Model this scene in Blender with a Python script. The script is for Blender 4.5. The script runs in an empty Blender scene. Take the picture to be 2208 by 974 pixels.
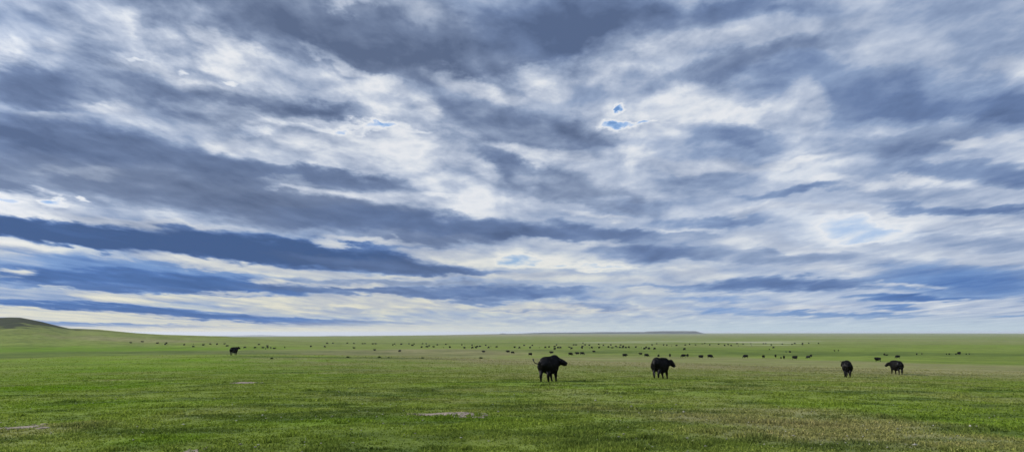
import bpy, bmesh, math, random
import numpy as np
from mathutils import Vector, Matrix, Euler

random.seed(7)
R = math.radians
SC = bpy.context.scene
COL = SC.collection

# ------------------------------------------------------------------ camera
F = 1668.0            # focal length in photograph pixels (2208 wide)
HY = 716.0            # row of the true horizon
PITCH = math.atan((HY - 487.0) / F)
CAMZ = 1.7
cam_d = bpy.data.cameras.new("camera")
cam = bpy.data.objects.new("camera", cam_d)
COL.objects.link(cam)
cam_d.sensor_width = 36.0
cam_d.lens = 36.0 * F / 2208.0
cam_d.clip_start = 0.1
cam_d.clip_end = 200000.0
cam.location = (0, 0, CAMZ)
cam.rotation_euler = (math.pi / 2 + PITCH, 0, 0)
SC.camera = cam


def ray(x, y):
    """direction in the world seen at a place of the photograph"""
    cx, cy = (x - 1104.0) / F, (487.0 - y) / F
    cp, sp = math.cos(PITCH), math.sin(PITCH)
    v = np.array([cx, cp - cy * sp, sp + cy * cp])
    return v / np.linalg.norm(v)


def uv(x, y):
    d = ray(x, y)
    return d[0] / d[1], d[2] / d[1]


def below(y):
    """slope (down per metre forward) of a row of the photograph"""
    return math.tan(math.atan((y - 487.0) / F) - PITCH)


# ------------------------------------------------------------------ noise
def _h(ix, iy, seed):
    n = (ix.astype(np.int64) * 374761393 + iy.astype(np.int64) * 668265263 + seed * 974634777) & 0xFFFFFFFF
    n = ((n ^ (n >> 13)) * 1274126177) & 0xFFFFFFFF
    n = n ^ (n >> 16)
    return (n & 0xFFFFFF) / float(0xFFFFFF)


def vnoise(x, y, seed=0):
    ix, iy = np.floor(x), np.floor(y)
    fx, fy = x - ix, y - iy
    fx = fx * fx * fx * (fx * (fx * 6 - 15) + 10)
    fy = fy * fy * fy * (fy * (fy * 6 - 15) + 10)
    a = _h(ix, iy, seed); b = _h(ix + 1, iy, seed)
    c = _h(ix, iy + 1, seed); d = _h(ix + 1, iy + 1, seed)
    return (a * (1 - fx) + b * fx) * (1 - fy) + (c * (1 - fx) + d * fx) * fy


def fbm(x, y, oct=4, seed=0, gain=0.5):
    s, a, t = 0.0, 1.0, 0.0
    for k in range(oct):
        c, sn = math.cos(k * 1.1), math.sin(k * 1.1)
        s = s + a * vnoise((x * c - y * sn) * 2 ** k + 17.3 * k, (x * sn + y * c) * 2 ** k + 9.1 * k, seed + k)
        t += a; a *= gain
    return s / t          # 0..1, mean .5


def sstep(a, b, x):
    t = np.clip((x - a) / (b - a), 0, 1)
    return t * t * (3 - 2 * t)


# ------------------------------------------------------------------ terrain
_prof = [(0.0, 0.0), (11.4, -1.7 * 0), ]
_rows = [(822, 43), (816, 51), (811, 62), (806, 73), (790, 130), (775, 250), (769, 330), (760, 410), (753, 510),
         (749, 650), (745, 780), (741, 930), (735, 1500), (728, 2700), (722, 6000), (719, 12000), (717.6, 30000), (717.0, 60000)]
PD = [0.0, 8.0, 14.0] + [d for y, d in _rows]
PZ = [0.0, 0.0, -0.06] + [CAMZ - below(y) * d for y, d in _rows]
PD, PZ = np.array(PD), np.array(PZ)
# smooth interpolation in log distance
_ld = np.log(PD + 3.0)
_fine = np.linspace(_ld[0], _ld[-1], 1500)
_fz = np.interp(_fine, _ld, PZ)
_k = np.exp(-0.5 * (np.arange(-40, 41) / 14.0) ** 2); _k /= _k.sum()
_slope = np.pad(_fz, 40, mode='edge')
_slope[:40] = _fz[0]; _slope[-40:] = _fz[-1]
_fz2 = np.convolve(_slope, _k, mode='valid')
_w = sstep(_fine[-1], _fine[-1] - 1.0, _fine)
_fz2 = _fz2 * _w + _fz * (1 - _w)
# skyline of the far plain
_sx = np.array([-3000, 0, 380, 700, 900, 1080, 1300, 1500, 1800, 2208, 5000])
_sy = np.array([727, 727, 725.6, 724, 722.3, 720.2, 718.6, 717.6, 717.2, 717.8, 718.5])
_su = (_sx - 1104.0) / F


def skyrow_slope(u):
    return (np.interp(u, _su, _sy) - HY) / F


HILL_Y = 900.0
_hx = np.array([-1800, -1200, -900, -760, -680, -610, -580, -568, -545, -525, -510, -500, -478, -455, -430, -400, -330, -200, -100])
_hr = np.array([722, 712, 700, 692, 687.5, 686.8, 684.4, 685.0, 693.0, 702.0, 708.0, 708.3, 709.8, 713.8, 718.0, 721.0, 724.6, 741, 760])


def base_h(x, y):
    d = np.sqrt(x * x + y * y)
    z = np.interp(np.log(d + 3.0), _fine, _fz2)
    yy = np.maximum(y, 1.0)
    u = np.clip(x / yy, -2.0, 2.0)
    lim = CAMZ - skyrow_slope(u) * d
    z = np.where((d > 1500) & (y > 0), np.minimum(z, lim), z)
    # a low rise on the left where the lone cow stands
    z = z + 2.42 * np.exp(-(((x + 60) / 75.0) ** 2 + ((y - 150) / 60.0) ** 2))
    # gentle swells
    z = z + (fbm(x / 45.0, y / 45.0, 3, 5) - .5) * 0.35 * sstep(25, 120, d)
    z = z + (fbm(x / 9.0, y / 9.0, 3, 11) - .5) * 0.16 * sstep(8, 25, d)
    z = z + (fbm(x / 1.6, y / 1.6, 3, 21) - .5) * 0.07 * sstep(2, 8, d) * (1 - sstep(120, 300, d))
    return z


def hill_h(x, y):
    xe = x / np.maximum(y, 50.0) * HILL_Y
    top = CAMZ - np.interp(xe, _hx, [-(HY - r) / F * HILL_Y for r in _hr])
    base = base_h(xe, np.full_like(x, HILL_Y))
    h = np.maximum(top - base, 0)
    t = (y - HILL_Y)
    s = np.where(t < 0, 1 - sstep(0, 330, -t), 1 - sstep(0, 420, t))
    rough = 1 + 0.10 * (fbm(x / 60.0, y / 60.0, 4, 31) - .5) * sstep(10, 60, np.abs(t))
    gul = (fbm(x / 18.0, y / 40.0, 3, 33) - .5) * 1.6 * s * (1 - s) * 4
    return np.maximum(h * s ** 1.25 * rough + gul * (h > 4), 0)


def full_h(x, y):
    x = np.asarray(x, float); y = np.asarray(y, float)
    return base_h(x, y) + hill_h(x, y)


_dd = np.exp(np.linspace(math.log(6), math.log(20000), 10000))


def ground_at(px, py):
    """where the line of sight through a place of the photograph meets the ground"""
    v = ray(px, py)
    hx = v[:2] / v[1]
    xs, ys = hx[0] * _dd, _dd
    zs = CAMZ + v[2] / v[1] * _dd
    hit = np.nonzero(zs < full_h(xs, ys))[0]
    i = hit[0] if len(hit) else len(_dd) - 1
    return float(xs[i]), float(ys[i])


# ------------------------------------------------------------------ tags, nodes
def tag(o, label=None, cat=None, group=None, kind=None):
    if label: o['label'] = label
    if cat: o['category'] = cat
    if group: o['group'] = group
    if kind: o['kind'] = kind
    return o


def link(o, parent=None):
    COL.objects.link(o)
    if parent is not None: o.parent = parent
    return o


def mesh_np(name, verts, faces, mat=None, smooth=True):
    """verts (n,3), faces (m,k)"""
    me = bpy.data.meshes.new(name)
    n, (m, k) = len(verts), faces.shape
    me.vertices.add(n); me.vertices.foreach_set("co", np.ascontiguousarray(verts, np.float32).ravel())
    me.loops.add(m * k); me.loops.foreach_set("vertex_index", np.ascontiguousarray(faces, np.int32).ravel())
    me.polygons.add(m)
    me.polygons.foreach_set("loop_start", np.arange(0, m * k, k, dtype=np.int32))
    me.polygons.foreach_set("loop_total", np.full(m, k, np.int32))
    me.update(calc_edges=True)
    me.polygons.foreach_set("use_smooth", np.full(m, smooth))
    if mat: me.materials.append(mat)
    return me


def attr(me, name, vals):
    a = me.attributes.new(name, 'FLOAT', 'POINT')
    a.data.foreach_set("value", np.ascontiguousarray(vals, np.float32))


class NT:
    def __init__(self, tree): self.t = tree; self.t.nodes.clear()

    def n(self, typ, **kw):
        nd = self.t.nodes.new(typ)
        for k, v in kw.items():
            if k.startswith('i_'):
                key = k[2:]
                key = int(key) if key.isdigit() else key
                self.set(nd.inputs[key], v)
            else: setattr(nd, k, v)
        return nd

    def set(self, sock, v):
        if isinstance(v, bpy.types.NodeSocket): self.t.links.new(v, sock)
        else: sock.default_value = v

    def math(self, op, a, b=None, c=None, clamp=False):
        nd = self.t.nodes.new('ShaderNodeMath'); nd.operation = op; nd.use_clamp = clamp
        for i, v in enumerate((a, b, c)):
            if v is not None: self.set(nd.inputs[i], v)
        return nd.outputs[0]

    def vmath(self, op, a, b=None, c=None):
        nd = self.t.nodes.new('ShaderNodeVectorMath'); nd.operation = op
        for i, v in enumerate((a, b, c)):
            if v is not None: self.set(nd.inputs[i], v)
        return nd.outputs['Value'] if op in ('LENGTH', 'DOT_PRODUCT', 'DISTANCE') else nd.outputs[0]

    def scale(self, v, s):
        nd = self.t.nodes.new('ShaderNodeVectorMath'); nd.operation = 'SCALE'
        self.set(nd.inputs[0], v); self.set(nd.inputs['Scale'], s)
        return nd.outputs[0]

    def mix(self, f, a, b, blend='MIX'):
        nd = self.t.nodes.new('ShaderNodeMix'); nd.data_type = 'RGBA'; nd.blend_type = blend
        self.set(nd.inputs[0], f)
        for i, v in ((6, a), (7, b)):
            if isinstance(v, tuple) and len(v) == 3: v = (*v, 1)
            self.set(nd.inputs[i], v)
        return nd.outputs[2]

    def rng(self, v, a, b, c=0.0, d=1.0, smooth=False):
        nd = self.t.nodes.new('ShaderNodeMapRange')
        nd.interpolation_type = 'SMOOTHSTEP' if smooth else 'LINEAR'
        for i, x in enumerate((v, a, b, c, d)): self.set(nd.inputs[i], x)
        return nd.outputs[0]

    def noise(self, vec, scale, detail=4, rough=.5, dist=0.0, col=False, lac=2.0):
        nd = self.t.nodes.new('ShaderNodeTexNoise'); nd.noise_dimensions = '3D'
        self.set(nd.inputs['Vector'], vec); nd.inputs['Scale'].default_value = scale
        nd.inputs['Detail'].default_value = detail; nd.inputs['Roughness'].default_value = rough
        nd.inputs['Lacunarity'].default_value = lac
        nd.inputs['Distortion'].default_value = dist
        return nd.outputs['Color' if col else 0]

    def ramp(self, v, stops, interp='LINEAR'):
        nd = self.t.nodes.new('ShaderNodeValToRGB'); nd.color_ramp.interpolation = interp
        e = nd.color_ramp.elements
        while len(e) < len(stops): e.new(.5)
        for k, (p, c) in enumerate(stops):
            e[k].position = p; e[k].color = (*c, 1)
        self.set(nd.inputs[0], v)
        return nd.outputs[0]

    def xyz(self, x, y, z):
        nd = self.t.nodes.new('ShaderNodeCombineXYZ')
        for i, v in enumerate((x, y, z)): self.set(nd.inputs[i], v)
        return nd.outputs[0]

    def sep(self, v):
        nd = self.t.nodes.new('ShaderNodeSeparateXYZ'); self.set(nd.inputs[0], v)
        return nd.outputs

    def attr(self, name):
        nd = self.t.nodes.new('ShaderNodeAttribute'); nd.attribute_name = name
        return nd.outputs['Fac']


def s2l(r, g, b):
    f = lambda c: (c / 255 / 12.92) if c / 255 <= .04045 else ((c / 255 + .055) / 1.055) ** 2.4
    return (f(r), f(g), f(b))


def material(name):
    m = bpy.data.materials.new(name); m.use_nodes = True
    return m, NT(m.node_tree)
# ------------------------------------------------------------------ sky
SUN_EL, SUN_AZ = R(27), R(-84)      # azimuth from +Y, negative = left
world = bpy.data.worlds.new("World"); SC.world = world; world.use_nodes = True
W = NT(world.node_tree)
world.cycles.sampling_method = 'MANUAL'; world.cycles.sample_map_resolution = 512
# thickness of cloud (0 clear, .35 thin and bright, 1 dark base), blueness, roughness of detail:
# cx, cy, rx, ry, tilt, T, tint, amp, softness, opacity    (bearing and height given as places of the photograph)
E = [
 (400, 100, 700, 170, 5, .52, .25, .9, .9, .8), (1900, 90, 420, 110, 0, .52, .5, .45, .9, .9),
 (900, 330, 500, 120, 8, .42, .25, 1, .8, .9), (1700, 300, 420, 120, 0, .55, .55, .7, .9, .9),
 (1700, 500, 560, 90, 0, .48, .6, .6, .9, .9), (400, 600, 900, 120, 2, .5, .8, .6, .9, .9),
 (1500, 640, 900, 60, 0, .48, .8, .4, .9, .9),
 # top
 (640, 40, 420, 85, 8, .86, .2, .6, .8, 1), (960, 105, 240, 68, 12, .95, .25, .6, .6, 1), (820, 120, 190, 50, 10, .9, .2, .6, .8, 1),
 (870, 25, 80, 28, 22, .58, .2, .7, .9, .8), (740, 8, 50, 14, 15, .48, .2, .7, .9, .8),
 (1250, 55, 200, 72, -4, .9, .45, .5, .7, 1), (1600, 14, 220, 36, -4, .86, .55, .5, .8, 1), (1430, 60, 110, 50, -10, .78, .4, .5, .9, .9),
 (1820, 6, 130, 20, -2, .42, .45, .5, .9, .9), (2130, 50, 140, 95, -8, .64, .45, .35, .9, .9), (2175, 125, 60, 27, 0, .4, .3, .5, .8, 1),
 (1640, 90, 230, 34, -8, .52, .3, .5, .9, .9), (1530, 88, 80, 20, 0, .43, .3, .6, .9, .9),
 (1620, 140, 280, 26, -11, .74, .35, .4, .8, 1), (1940, 115, 130, 40, 0, .5, .4, .4, .9, .8), (1780, 150, 120, 20, 0, .66, .6, .4, .9, .8),
 (2000, 205, 340, 62, 4, .76, .6, .4, .8, 1), (2080, 225, 230, 30, 0, .86, .65, .3, .9, 1), (1800, 210, 110, 60, 10, .72, .6, .3, .9, .9),
 (1340, 112, 190, 38, -14, .43, .3, .9, .7, .95), (1240, 160, 140, 28, 0, .38, .3, .9, .8, 1), (1520, 105, 120, 20, -8, .45, .3, .6, .9, .9),
 (1455, 178, 150, 30, -3, .72, .4, .6, .8, .95), (1540, 235, 150, 42, 3, .38, .3, .9, .8, .95), (1735, 235, 50, 52, 40, .4, .35, .6, .9, .95),
 (1620, 215, 35, 14, 0, .62, .5, .6, .9, .8),
 # upper middle
 (1075, 258, 250, 50, 11, .8, .3, .7, .7, 1), (1280, 288, 70, 22, 16, .84, .3, .8, .7, 1), (1040, 180, 120, 22, 14, .42, .15, 1, .8, .95),
 (905, 222, 40, 32, 20, .4, .15, 1, .8, .95), (1190, 185, 60, 20, 10, .4, .2, 1, .9, .8), (1170, 322, 140, 18, 8, .4, .2, 1, .8, .95),
 (1110, 350, 105, 24, 20, .86, .4, .6, .7, 1), (1255, 408, 190, 30, 14, .76, .3, .5, .7, 1), (1180, 385, 60, 14, 14, .6, .3, .8, .9, .8),
 (1420, 380, 160, 36, 10, .56, .4, .8, .9, .8), (1440, 345, 120, 20, 8, .42, .3, .9, .9, .9),
 # upper left
 (95, 30, 130, 28, 14, .4, .3, .8, .8, .95), (180, 62, 90, 22, 18, .38, .25, .9, .8, .95), (60, 75, 90, 30, 8, .56, .4, .6, .9, .9),
 (430, 45, 140, 50, 25, .74, .25, .9, .8, .95), (300, 72, 46, 20, 20, .42, .2, 1, .8, .9), (360, 95, 80, 22, 35, .72, .25, 1, .8, .9),
 (20, 126, 48, 24, 10, .35, .1, .6, .8, 1), (110, 110, 70, 16, 5, .4, .2, .8, .9, .9), (270, 117, 52, 14, 8, .34, .3, 1, .8, .95),
 (420, 100, 100, 26, 30, .72, .25, 1, .8, .8), (510, 120, 85, 28, 28, .37, .15, 1, .8, .95), (400, 172, 160, 22, 14, .36, .15, 1, .8, .95),
 (500, 190, 100, 16, 6, .36, .15, 1, .8, .9), (310, 133, 18, 6, 5, .2, .3, 1, 1, .8), (435, 151, 18, 6, 5, .2, .3, 1, 1, .8), (525, 168, 20, 7, 10, .2, .3, 1, 1, .7),
 (660, 120, 110, 30, 8, .74, .25, 1, .8, .9), (700, 120, 40, 8, 20, .5, .2, 1, .9, .8), (780, 150, 75, 14, 28, .45, .15, 1, .9, .9),
 (800, 185, 70, 14, 12, .5, .2, 1, .9, .8), (570, 212, 130, 22, 6, .72, .25, .8, .8, .95), (720, 235, 90, 14, 12, .72, .3, .9, .8, .9),
 (80, 185, 175, 46, 9, .92, .4, .35, .7, 1), (300, 207, 160, 24, 6, .72, .3, .6, .9, .9), (240, 180, 90, 18, 10, .62, .3, .6, .9, .8),
 (100, 243, 80, 15, 6, .4, .1, .8, .8, .95), (230, 226, 90, 14, 8, .44, .15, .8, .9, .9), (120, 268, 60, 7, 0, .36, .1, 1, .9, .6),
 # bright middle
 (640, 275, 230, 42, 8, .35, .2, 1, .8, .95), (800, 320, 200, 36, 12, .35, .2, 1, .8, .95), (480, 300, 60, 18, 5, .38, .1, .8, .9, .9),
 (690, 260, 120, 12, 3, .1, .3, 1.3, 1, .95), (800, 274, 70, 10, 8, .08, .3, 1.3, 1, .95), (905, 288, 28, 6, 8, .26, .3, 1, 1, .8), (560, 276, 50, 11, 5, .2, .4, 1, 1, .85),
 (660, 250, 60, 7, 3, .36, .2, .8, .8, .9), (730, 273, 40, 7, -5, .34, .2, .8, .8, .9),
 (1360, 258, 120, 40, 3, .4, .25, .9, 1, .9), (1350, 263, 50, 12, -3, -.02, .2, 1.1, .9, 1), (1350, 228, 13, 14, 0, .08, .3, 1.2, 1, .95), (1400, 255, 34, 4, -8, .1, .3, .8, .9, .9),
 (900, 350, 190, 30, 10, .38, .3, 1, .8, .9), (1000, 400, 170, 24, 12, .36, .4, 1, .8, .9), (955, 408, 50, 6, 3, .27, .4, 1, 1, .7),
 # big left bank
 (110, 300, 330, 58, 7, .92, .45, .4, .55, 1), (420, 345, 360, 34, 11, .92, .4, .4, .6, 1), (700, 372, 190, 17, 7, .88, .4, .5, .7, 1),
 (250, 390, 560, 46, 5, .85, .25, .45, .6, 1), (180, 372, 90, 14, 3, .66, .1, .8, .9, .7), (560, 425, 320, 26, 5, .82, .25, .5, .7, 1),
 (620, 398, 40, 8, 5, .42, .2, .8, .9, .8), (760, 416, 140, 15, 4, .36, .15, .8, .8, .95), (900, 440, 170, 20, 8, .4, .3, .9, .8, .9), (620, 385, 60, 10, 5, .62, .2, .8, .9, .7),
 # left bright window and bands
 (50, 435, 135, 28, 12, .34, .15, .8, .55, 1), (230, 478, 260, 19, 5, .38, .05, .7, .6, 1), (400, 486, 130, 11, 3, .42, .05, .7, .8, .9),
 (110, 433, 24, 10, 0, .12, .4, 1.3, 1, .9), (30, 425, 26, 7, 5, .2, .4, 1.2, 1, .8), (170, 425, 14, 5, 0, .22, .4, 1, .9, .7),
 (660, 456, 330, 40, 5, .86, .3, .45, .6, 1), (1000, 490, 380, 31, 3.5, .9, .6, .35, .5, 1), (1360, 500, 170, 11, 3, .82, .6, .4, .8, .95),
 (940, 520, 200, 16, 3, .8, .35, .4, .8, .9),
 (210, 513, 380, 26, 7.5, 1.0, .9, .12, .28, 1), (520, 530, 420, 35, 4.6, 1.0, .9, .15, .4, 1), (850, 572, 260, 17, 6, .92, .75, .2, .6, 1),
 (700, 512, 60, 7, 6, .6, .4, .5, .9, .8), (800, 520, 110, 8, 2.5, .42, .1, .5, .8, .95),
 (1000, 556, 130, 20, 4, .4, .1, .8, .6, 1), (900, 545, 70, 10, 3, .42, .1, .6, .8, .9), (1230, 526, 170, 13, 1, .42, .3, .6, .8, .95), (1060, 535, 110, 9, 2, .5, .4, .6, .9, .8),
 (1180, 556, 120, 18, 2, .34, .4, 1, .8, .95), (1118, 562, 130, 26, 3, .36, .4, .8, 1, .8), (1118, 562, 64, 14, 3, .17, .6, 1.3, 1, .9), (1270, 573, 130, 9, 1, .2, .7, .8, 1, .9), (1182, 562, 30, 10, -20, .34, .2, .8, .8, .95),
 # right middle
 (1560, 482, 160, 13, 1, .74, .7, .5, .8, .95), (1440, 543, 150, 19, 1, .82, .65, .4, .6, 1), (1490, 515, 110, 14, 3, .66, .5, .5, .9, .9), (1560, 530, 60, 16, -12, .66, .5, .5, .9, .8),
 (1590, 455, 70, 14, 5, .46, .4, .8, .9, .9), (1840, 500, 220, 55, 2, .34, .6, .5, 1, .85), (1850, 500, 130, 38, 3, .19, .9, .4, 1, .85), (1680, 456, 110, 12, -2, .42, .3, .7, .8, .95), (1870, 462, 190, 9, 4, .42, .3, .6, .8, .95),
 (1640, 520, 100, 16, 2, .42, .35, .5, .8, .95), (1740, 535, 110, 9, 3, .4, .3, .5, .8, .95), (1890, 530, 60, 8, 0, .4, .35, .8, .9, .9),
 (1680, 556, 210, 15, 2, .68, .5, .4, .7, 1), (1960, 545, 110, 20, 5, .46, .55, .5, .9, .9), (1500, 588, 75, 14, 3, .43, .2, .5, .8, .95), (1800, 583, 120, 7, 2, .5, .3, .5, .9, .9), (1860, 590, 60, 5, 0, .4, .2, .6, .9, .9),
 (1690, 614, 230, 15, -1, .82, .85, .35, .6, 1), (2090, 605, 210, 38, 3, .76, 1, .25, .7, 1), (1990, 642, 160, 9, 1, .84, 1, .2, .8, 1), (1960, 614, 90, 5, 2, .46, .5, .5, .8, .9),
 (2110, 553, 170, 13, 5, .5, .35, .4, .8, .95), (2120, 520, 150, 18, 0, .66, .5, .35, .8, .95), (2130, 480, 190, 9, -2, .42, .3, .4, .8, .95), (2090, 493, 130, 8, -2, .56, .4, .4, .9, .8),
 (2110, 449, 210, 12, 1, .82, .75, .3, .7, 1), (2000, 425, 150, 14, 2, .66, .45, .4, .8, .95), (1930, 400, 140, 10, -4, .38, .25, .5, .7, 1), (1780, 393, 70, 10, -5, .4, .35, .6, .8, .9),
 (1720, 416, 110, 12, -5, .76, .7, .4, .7, .95), (1550, 380, 100, 22, 0, .66, .5, .6, .9, .9), (2120, 375, 180, 24, 0, .8, .65, .3, .7, 1), (1880, 370, 110, 12, -3, .58, .5, .5, .9, .9),
 (1880, 318, 220, 26, -7, .72, .45, .4, .7, .95), (1750, 300, 150, 14, 0, .62, .5, .5, .9, .9), (2080, 310, 60, 11, -3, .37, .2, .4, .8, 1), (2170, 298, 80, 12, -8, .46, .3, .4, .8, .95), (2010, 285, 120, 14, -5, .66, .45, .4, .9, .9),
 (1590, 290, 120, 22, 8, .7, .55, .6, .8, .95), (1530, 350, 90, 26, 0, .4, .25, .7, .8, .95), (1680, 345, 130, 11, -5, .44, .25, .5, .8, .95), (1400, 440, 120, 12, 5, .56, .5, .7, .9, .8), (1280, 460, 70, 5, 5, .36, .2, .8, .8, .9),
 # low left
 (50, 540, 120, 25, 6, .33, .05, .6, .55, 1), (160, 552, 70, 16, 6, .28, .6, .5, .9, .9), (280, 578, 380, 24, 5, .7, 1, .3, .7, .95), (460, 567, 190, 13, 6.5, .36, 0, .6, .55, 1), (640, 583, 130, 8, 3, .42, 0, .5, .8, .9),
 (300, 604, 560, 20, 3.2, .88, 1, .18, .5, 1), (30, 588, 50, 9, 2, .38, 0, .6, .7, 1), (590, 606, 40, 8, 4, .36, 0, .7, .8, .95), (700, 615, 130, 6, 2, .38, 0, .6, .7, .95), (490, 612, 90, 10, 3, .9, 1, .1, .9, .8),
 (100, 638, 220, 17, 3, .6, .7, .3, .7, .95), (330, 625, 330, 7, 2.5, .84, .9, .2, .6, .95), (235, 638, 92, 13, 5, .37, 0, .7, .6, 1), (350, 642, 60, 8, 3, .4, 0, .7, .8, .95), (580, 650, 190, 13, 2, .38, 0, .7, .6, 1), (500, 631, 80, 4, 1, .4, 0, .6, .8, .9), (130, 619, 50, 3, 2, .4, .3, .6, .8, .8),
 (100, 656, 260, 9, 2.5, .74, 1, .2, .7, 1), (330, 673, 380, 11, 4, .86, 1, .1, .5, 1), (640, 692, 170, 6, 2, .78, 1, .2, .6, .95), (150, 680, 340, 14, 3.6, .36, -.6, .3, .45, 1), (420, 695, 190, 5, 1.5, .4, -.5, .3, .7, .9), (230, 700, 240, 5, 1.2, .72, 1, .2, .6, 1),
 # low middle
 (760, 655, 260, 22, 0, .4, -.3, .6, .8, .95), (900, 612, 320, 9, 2, .66, .35, .6, .7, .95), (900, 630, 370, 10, 2, .82, .7, .4, .6, 1), (820, 596, 170, 6, 1, .4, 0, .6, .7, .95), (780, 617, 70, 5, 0, .42, 0, .6, .8, .95), (840, 642, 150, 4, 1, .44, 0, .6, .8, .9),
 (1110, 632, 210, 13, 0, .8, .85, .3, .6, 1), (1040, 650, 90, 7, 0, .76, .8, .3, .7, .95), (1130, 598, 160, 8, 0, .42, 0, .5, .7, .95), (1340, 600, 190, 11, 2, .46, .3, .6, .8, .95), (1150, 612, 120, 4, 1, .62, .6, .4, .8, .8),
 (1200, 666, 230, 11, 0, .41, -.3, .4, .8, .95), (1310, 662, 80, 7, 2, .68, .8, .4, .8, .9), (1120, 668, 120, 2.5, 0, .6, .5, .3, .8, .8), (790, 694, 130, 3, 1, .7, .8, .3, .7, .9), (760, 668, 90, 4, 0, .6, .5, .4, .8, .7), (1120, 695, 40, 3, 0, .6, .5, .3, .8, .6), (1310, 695, 60, 4, 0, .55, .6, .3, .8, .6),
 (1380, 632, 90, 10, 0, .48, .3, .5, .8, .9), (1450, 620, 90, 5, 0, .66, .8, .3, .8, .9),
 # low right
 (1560, 670, 90, 9, 1, .64, 1, .3, .8, .9), (1740, 662, 90, 9, -2, .42, .2, .5, .7, .95), (1800, 678, 190, 6, 0, .74, 1, .2, .7, .95), (2060, 655, 190, 9, 0, .46, .5, .5, .8, .95), (1930, 663, 60, 6, 0, .7, 1, .3, .8, .9), (2000, 672, 160, 3, 0, .42, .3, .3, .8, .9), (1560, 645, 110, 6, 2, .6, .9, .4, .8, .9), (2180, 680, 60, 4, 0, .66, 1, .2, .8, .8),
]
geo = W.n('ShaderNodeTexCoord').outputs['Generated']
dx, dy, dz = W.sep(geo)
fy = W.math('MAXIMUM', dy, 0.08)
U = W.math('DIVIDE', dx, fy)
V = W.math('DIVIDE', dz, fy)
# the cloud deck seen in perspective: place on a level sheet, turned along the cloud streets
den = W.math('ADD', W.math('MAXIMUM', V, 0.0), 0.03)
QX = W.math('DIVIDE', U, den); QY = W.math('MULTIPLY', W.math('POWER', den, -0.65), 1.0 / .65 * .95)
ca, sa = math.cos(R(24)), math.sin(R(24))
along = W.math('ADD', W.math('MULTIPLY', QX, sa), W.math('MULTIPLY', QY, ca))
cross = W.math('SUBTRACT', W.math('MULTIPLY', QX, ca), W.math('MULTIPLY', QY, sa))
Q1 = W.xyz(cross, W.math('MULTIPLY', along, 0.75), 0.0)
den2 = W.math('ADD', W.math('MAXIMUM', V, 0.0), 0.10)
Q2 = W.xyz(W.math('DIVIDE', U, den2), W.math('MULTIPLY', W.math('POWER', den2, -0.87), .88), 3.7)
# bending of the outlines
elev = W.rng(V, 0.0, 0.38, 0.12, 1.0)
w1 = W.vmath('SUBTRACT', W.noise(Q1, 1.1, 3, .5, col=True), (.5, .5, .5))
w2 = W.vmath('SUBTRACT', W.noise(Q2, 4.5, 5, .6, col=True), (.5, .5, .5))
wv = W.vmath('ADD', W.scale(w1, 0.08), W.scale(w2, 0.085))
wv = W.vmath('MULTIPLY', wv, W.xyz(W.math('ADD', W.math('MULTIPLY', elev, .8), .5), W.math('MULTIPLY', elev, .9), 0.0))
P = W.vmath('ADD', W.xyz(U, V, 0.0), wv)
field = (0.5, 0.35, 0.6)
P = W.vmath('ADD', P, (0, 0, 1.0))
# grain of the clouds: big folds and small tufts
r1 = W.noise(Q1, 1.9, 6, .5, dist=.5); r2 = W.noise(Q2, 5.0, 7, .55, dist=.25)
n1 = W.math('SUBTRACT', r1, .5); n2 = W.math('SUBTRACT', r2, .5)
up1 = W.noise(W.vmath('ADD', Q2, (.02, -.05, 0)), 5.0, 6, .55, dist=.25)      # what lies over each tuft shades it
relief = W.math('SUBTRACT', up1, r2)
grain = W.math('ADD', W.math('MULTIPLY', n1, 1.15), W.math('MULTIPLY', n2, 0.62))
grain = W.math('MULTIPLY_ADD', W.math('SUBTRACT', W.noise(Q2, 19.0, 4, .6), .5), W.math('MULTIPLY', elev, .22), grain)
grain = W.math('MULTIPLY_ADD', relief, W.math('MULTIPLY', elev, 1.3), grain)
grain = W.math('MULTIPLY', grain, W.rng(V, 0.0, .22, .6, 1.0))
grain = W.math('ADD', grain, W.rng(V, .14, .32, 0.0, .055))
warm_uv = W.math('MULTIPLY', W.rng(V, 0.16, 0.03, 0.0, 1.0), W.rng(U, 0.4, -0.1, 0.2, 1.0))
hz = W.rng(V, W.rng(U, -.35, .35, .014, .030), -0.003, 0.0, 0.93, smooth=True)
hcol = W.mix(W.rng(U, -.45, .35, 0, 1, smooth=True), s2l(236, 228, 200), s2l(190, 208, 218))
sdir = (math.sin(SUN_AZ) * math.cos(SUN_EL), math.cos(SUN_AZ) * math.cos(SUN_EL), math.sin(SUN_EL))
nrm = W.vmath('NORMALIZE', geo)
glow = W.math('POWER', W.math('MAXIMUM', W.vmath('DOT_PRODUCT', nrm, sdir), 0.0), 7.0)
gain = W.math('MULTIPLY', W.math('ADD', 1.0, W.math('MULTIPLY', glow, 2.2)), W.rng(dz, .42, .8, 10.0, 15.0))   # unseen sky overhead is boosted to brighten the ground; the world's strength is 0.1
sky = W.n('ShaderNodeTexSky', sky_type='NISHITA', sun_disc=False, sun_elevation=SUN_EL, sun_rotation=SUN_AZ % (2 * math.pi), altitude=900, air_density=1.0, dust_density=0.6, ozone_density=2.0)
A = [(0, (98, 146, 214)), (.12, (150, 184, 228)), (.22, (200, 213, 234)), (.30, (231, 233, 237)), (.40, (215, 220, 228)), (.5, (190, 198, 213)), (.66, (154, 165, 185)), (.82, (121, 134, 157)), (1, (96, 110, 137))]
B = [(0, (98, 146, 214)), (.12, (138, 175, 224)), (.22, (190, 209, 234)), (.30, (226, 231, 238)), (.40, (204, 216, 233)), (.5, (170, 190, 220)), (.66, (118, 153, 203)), (.82, (86, 122, 180)), (1, (66, 94, 141))]
EG = []
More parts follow.
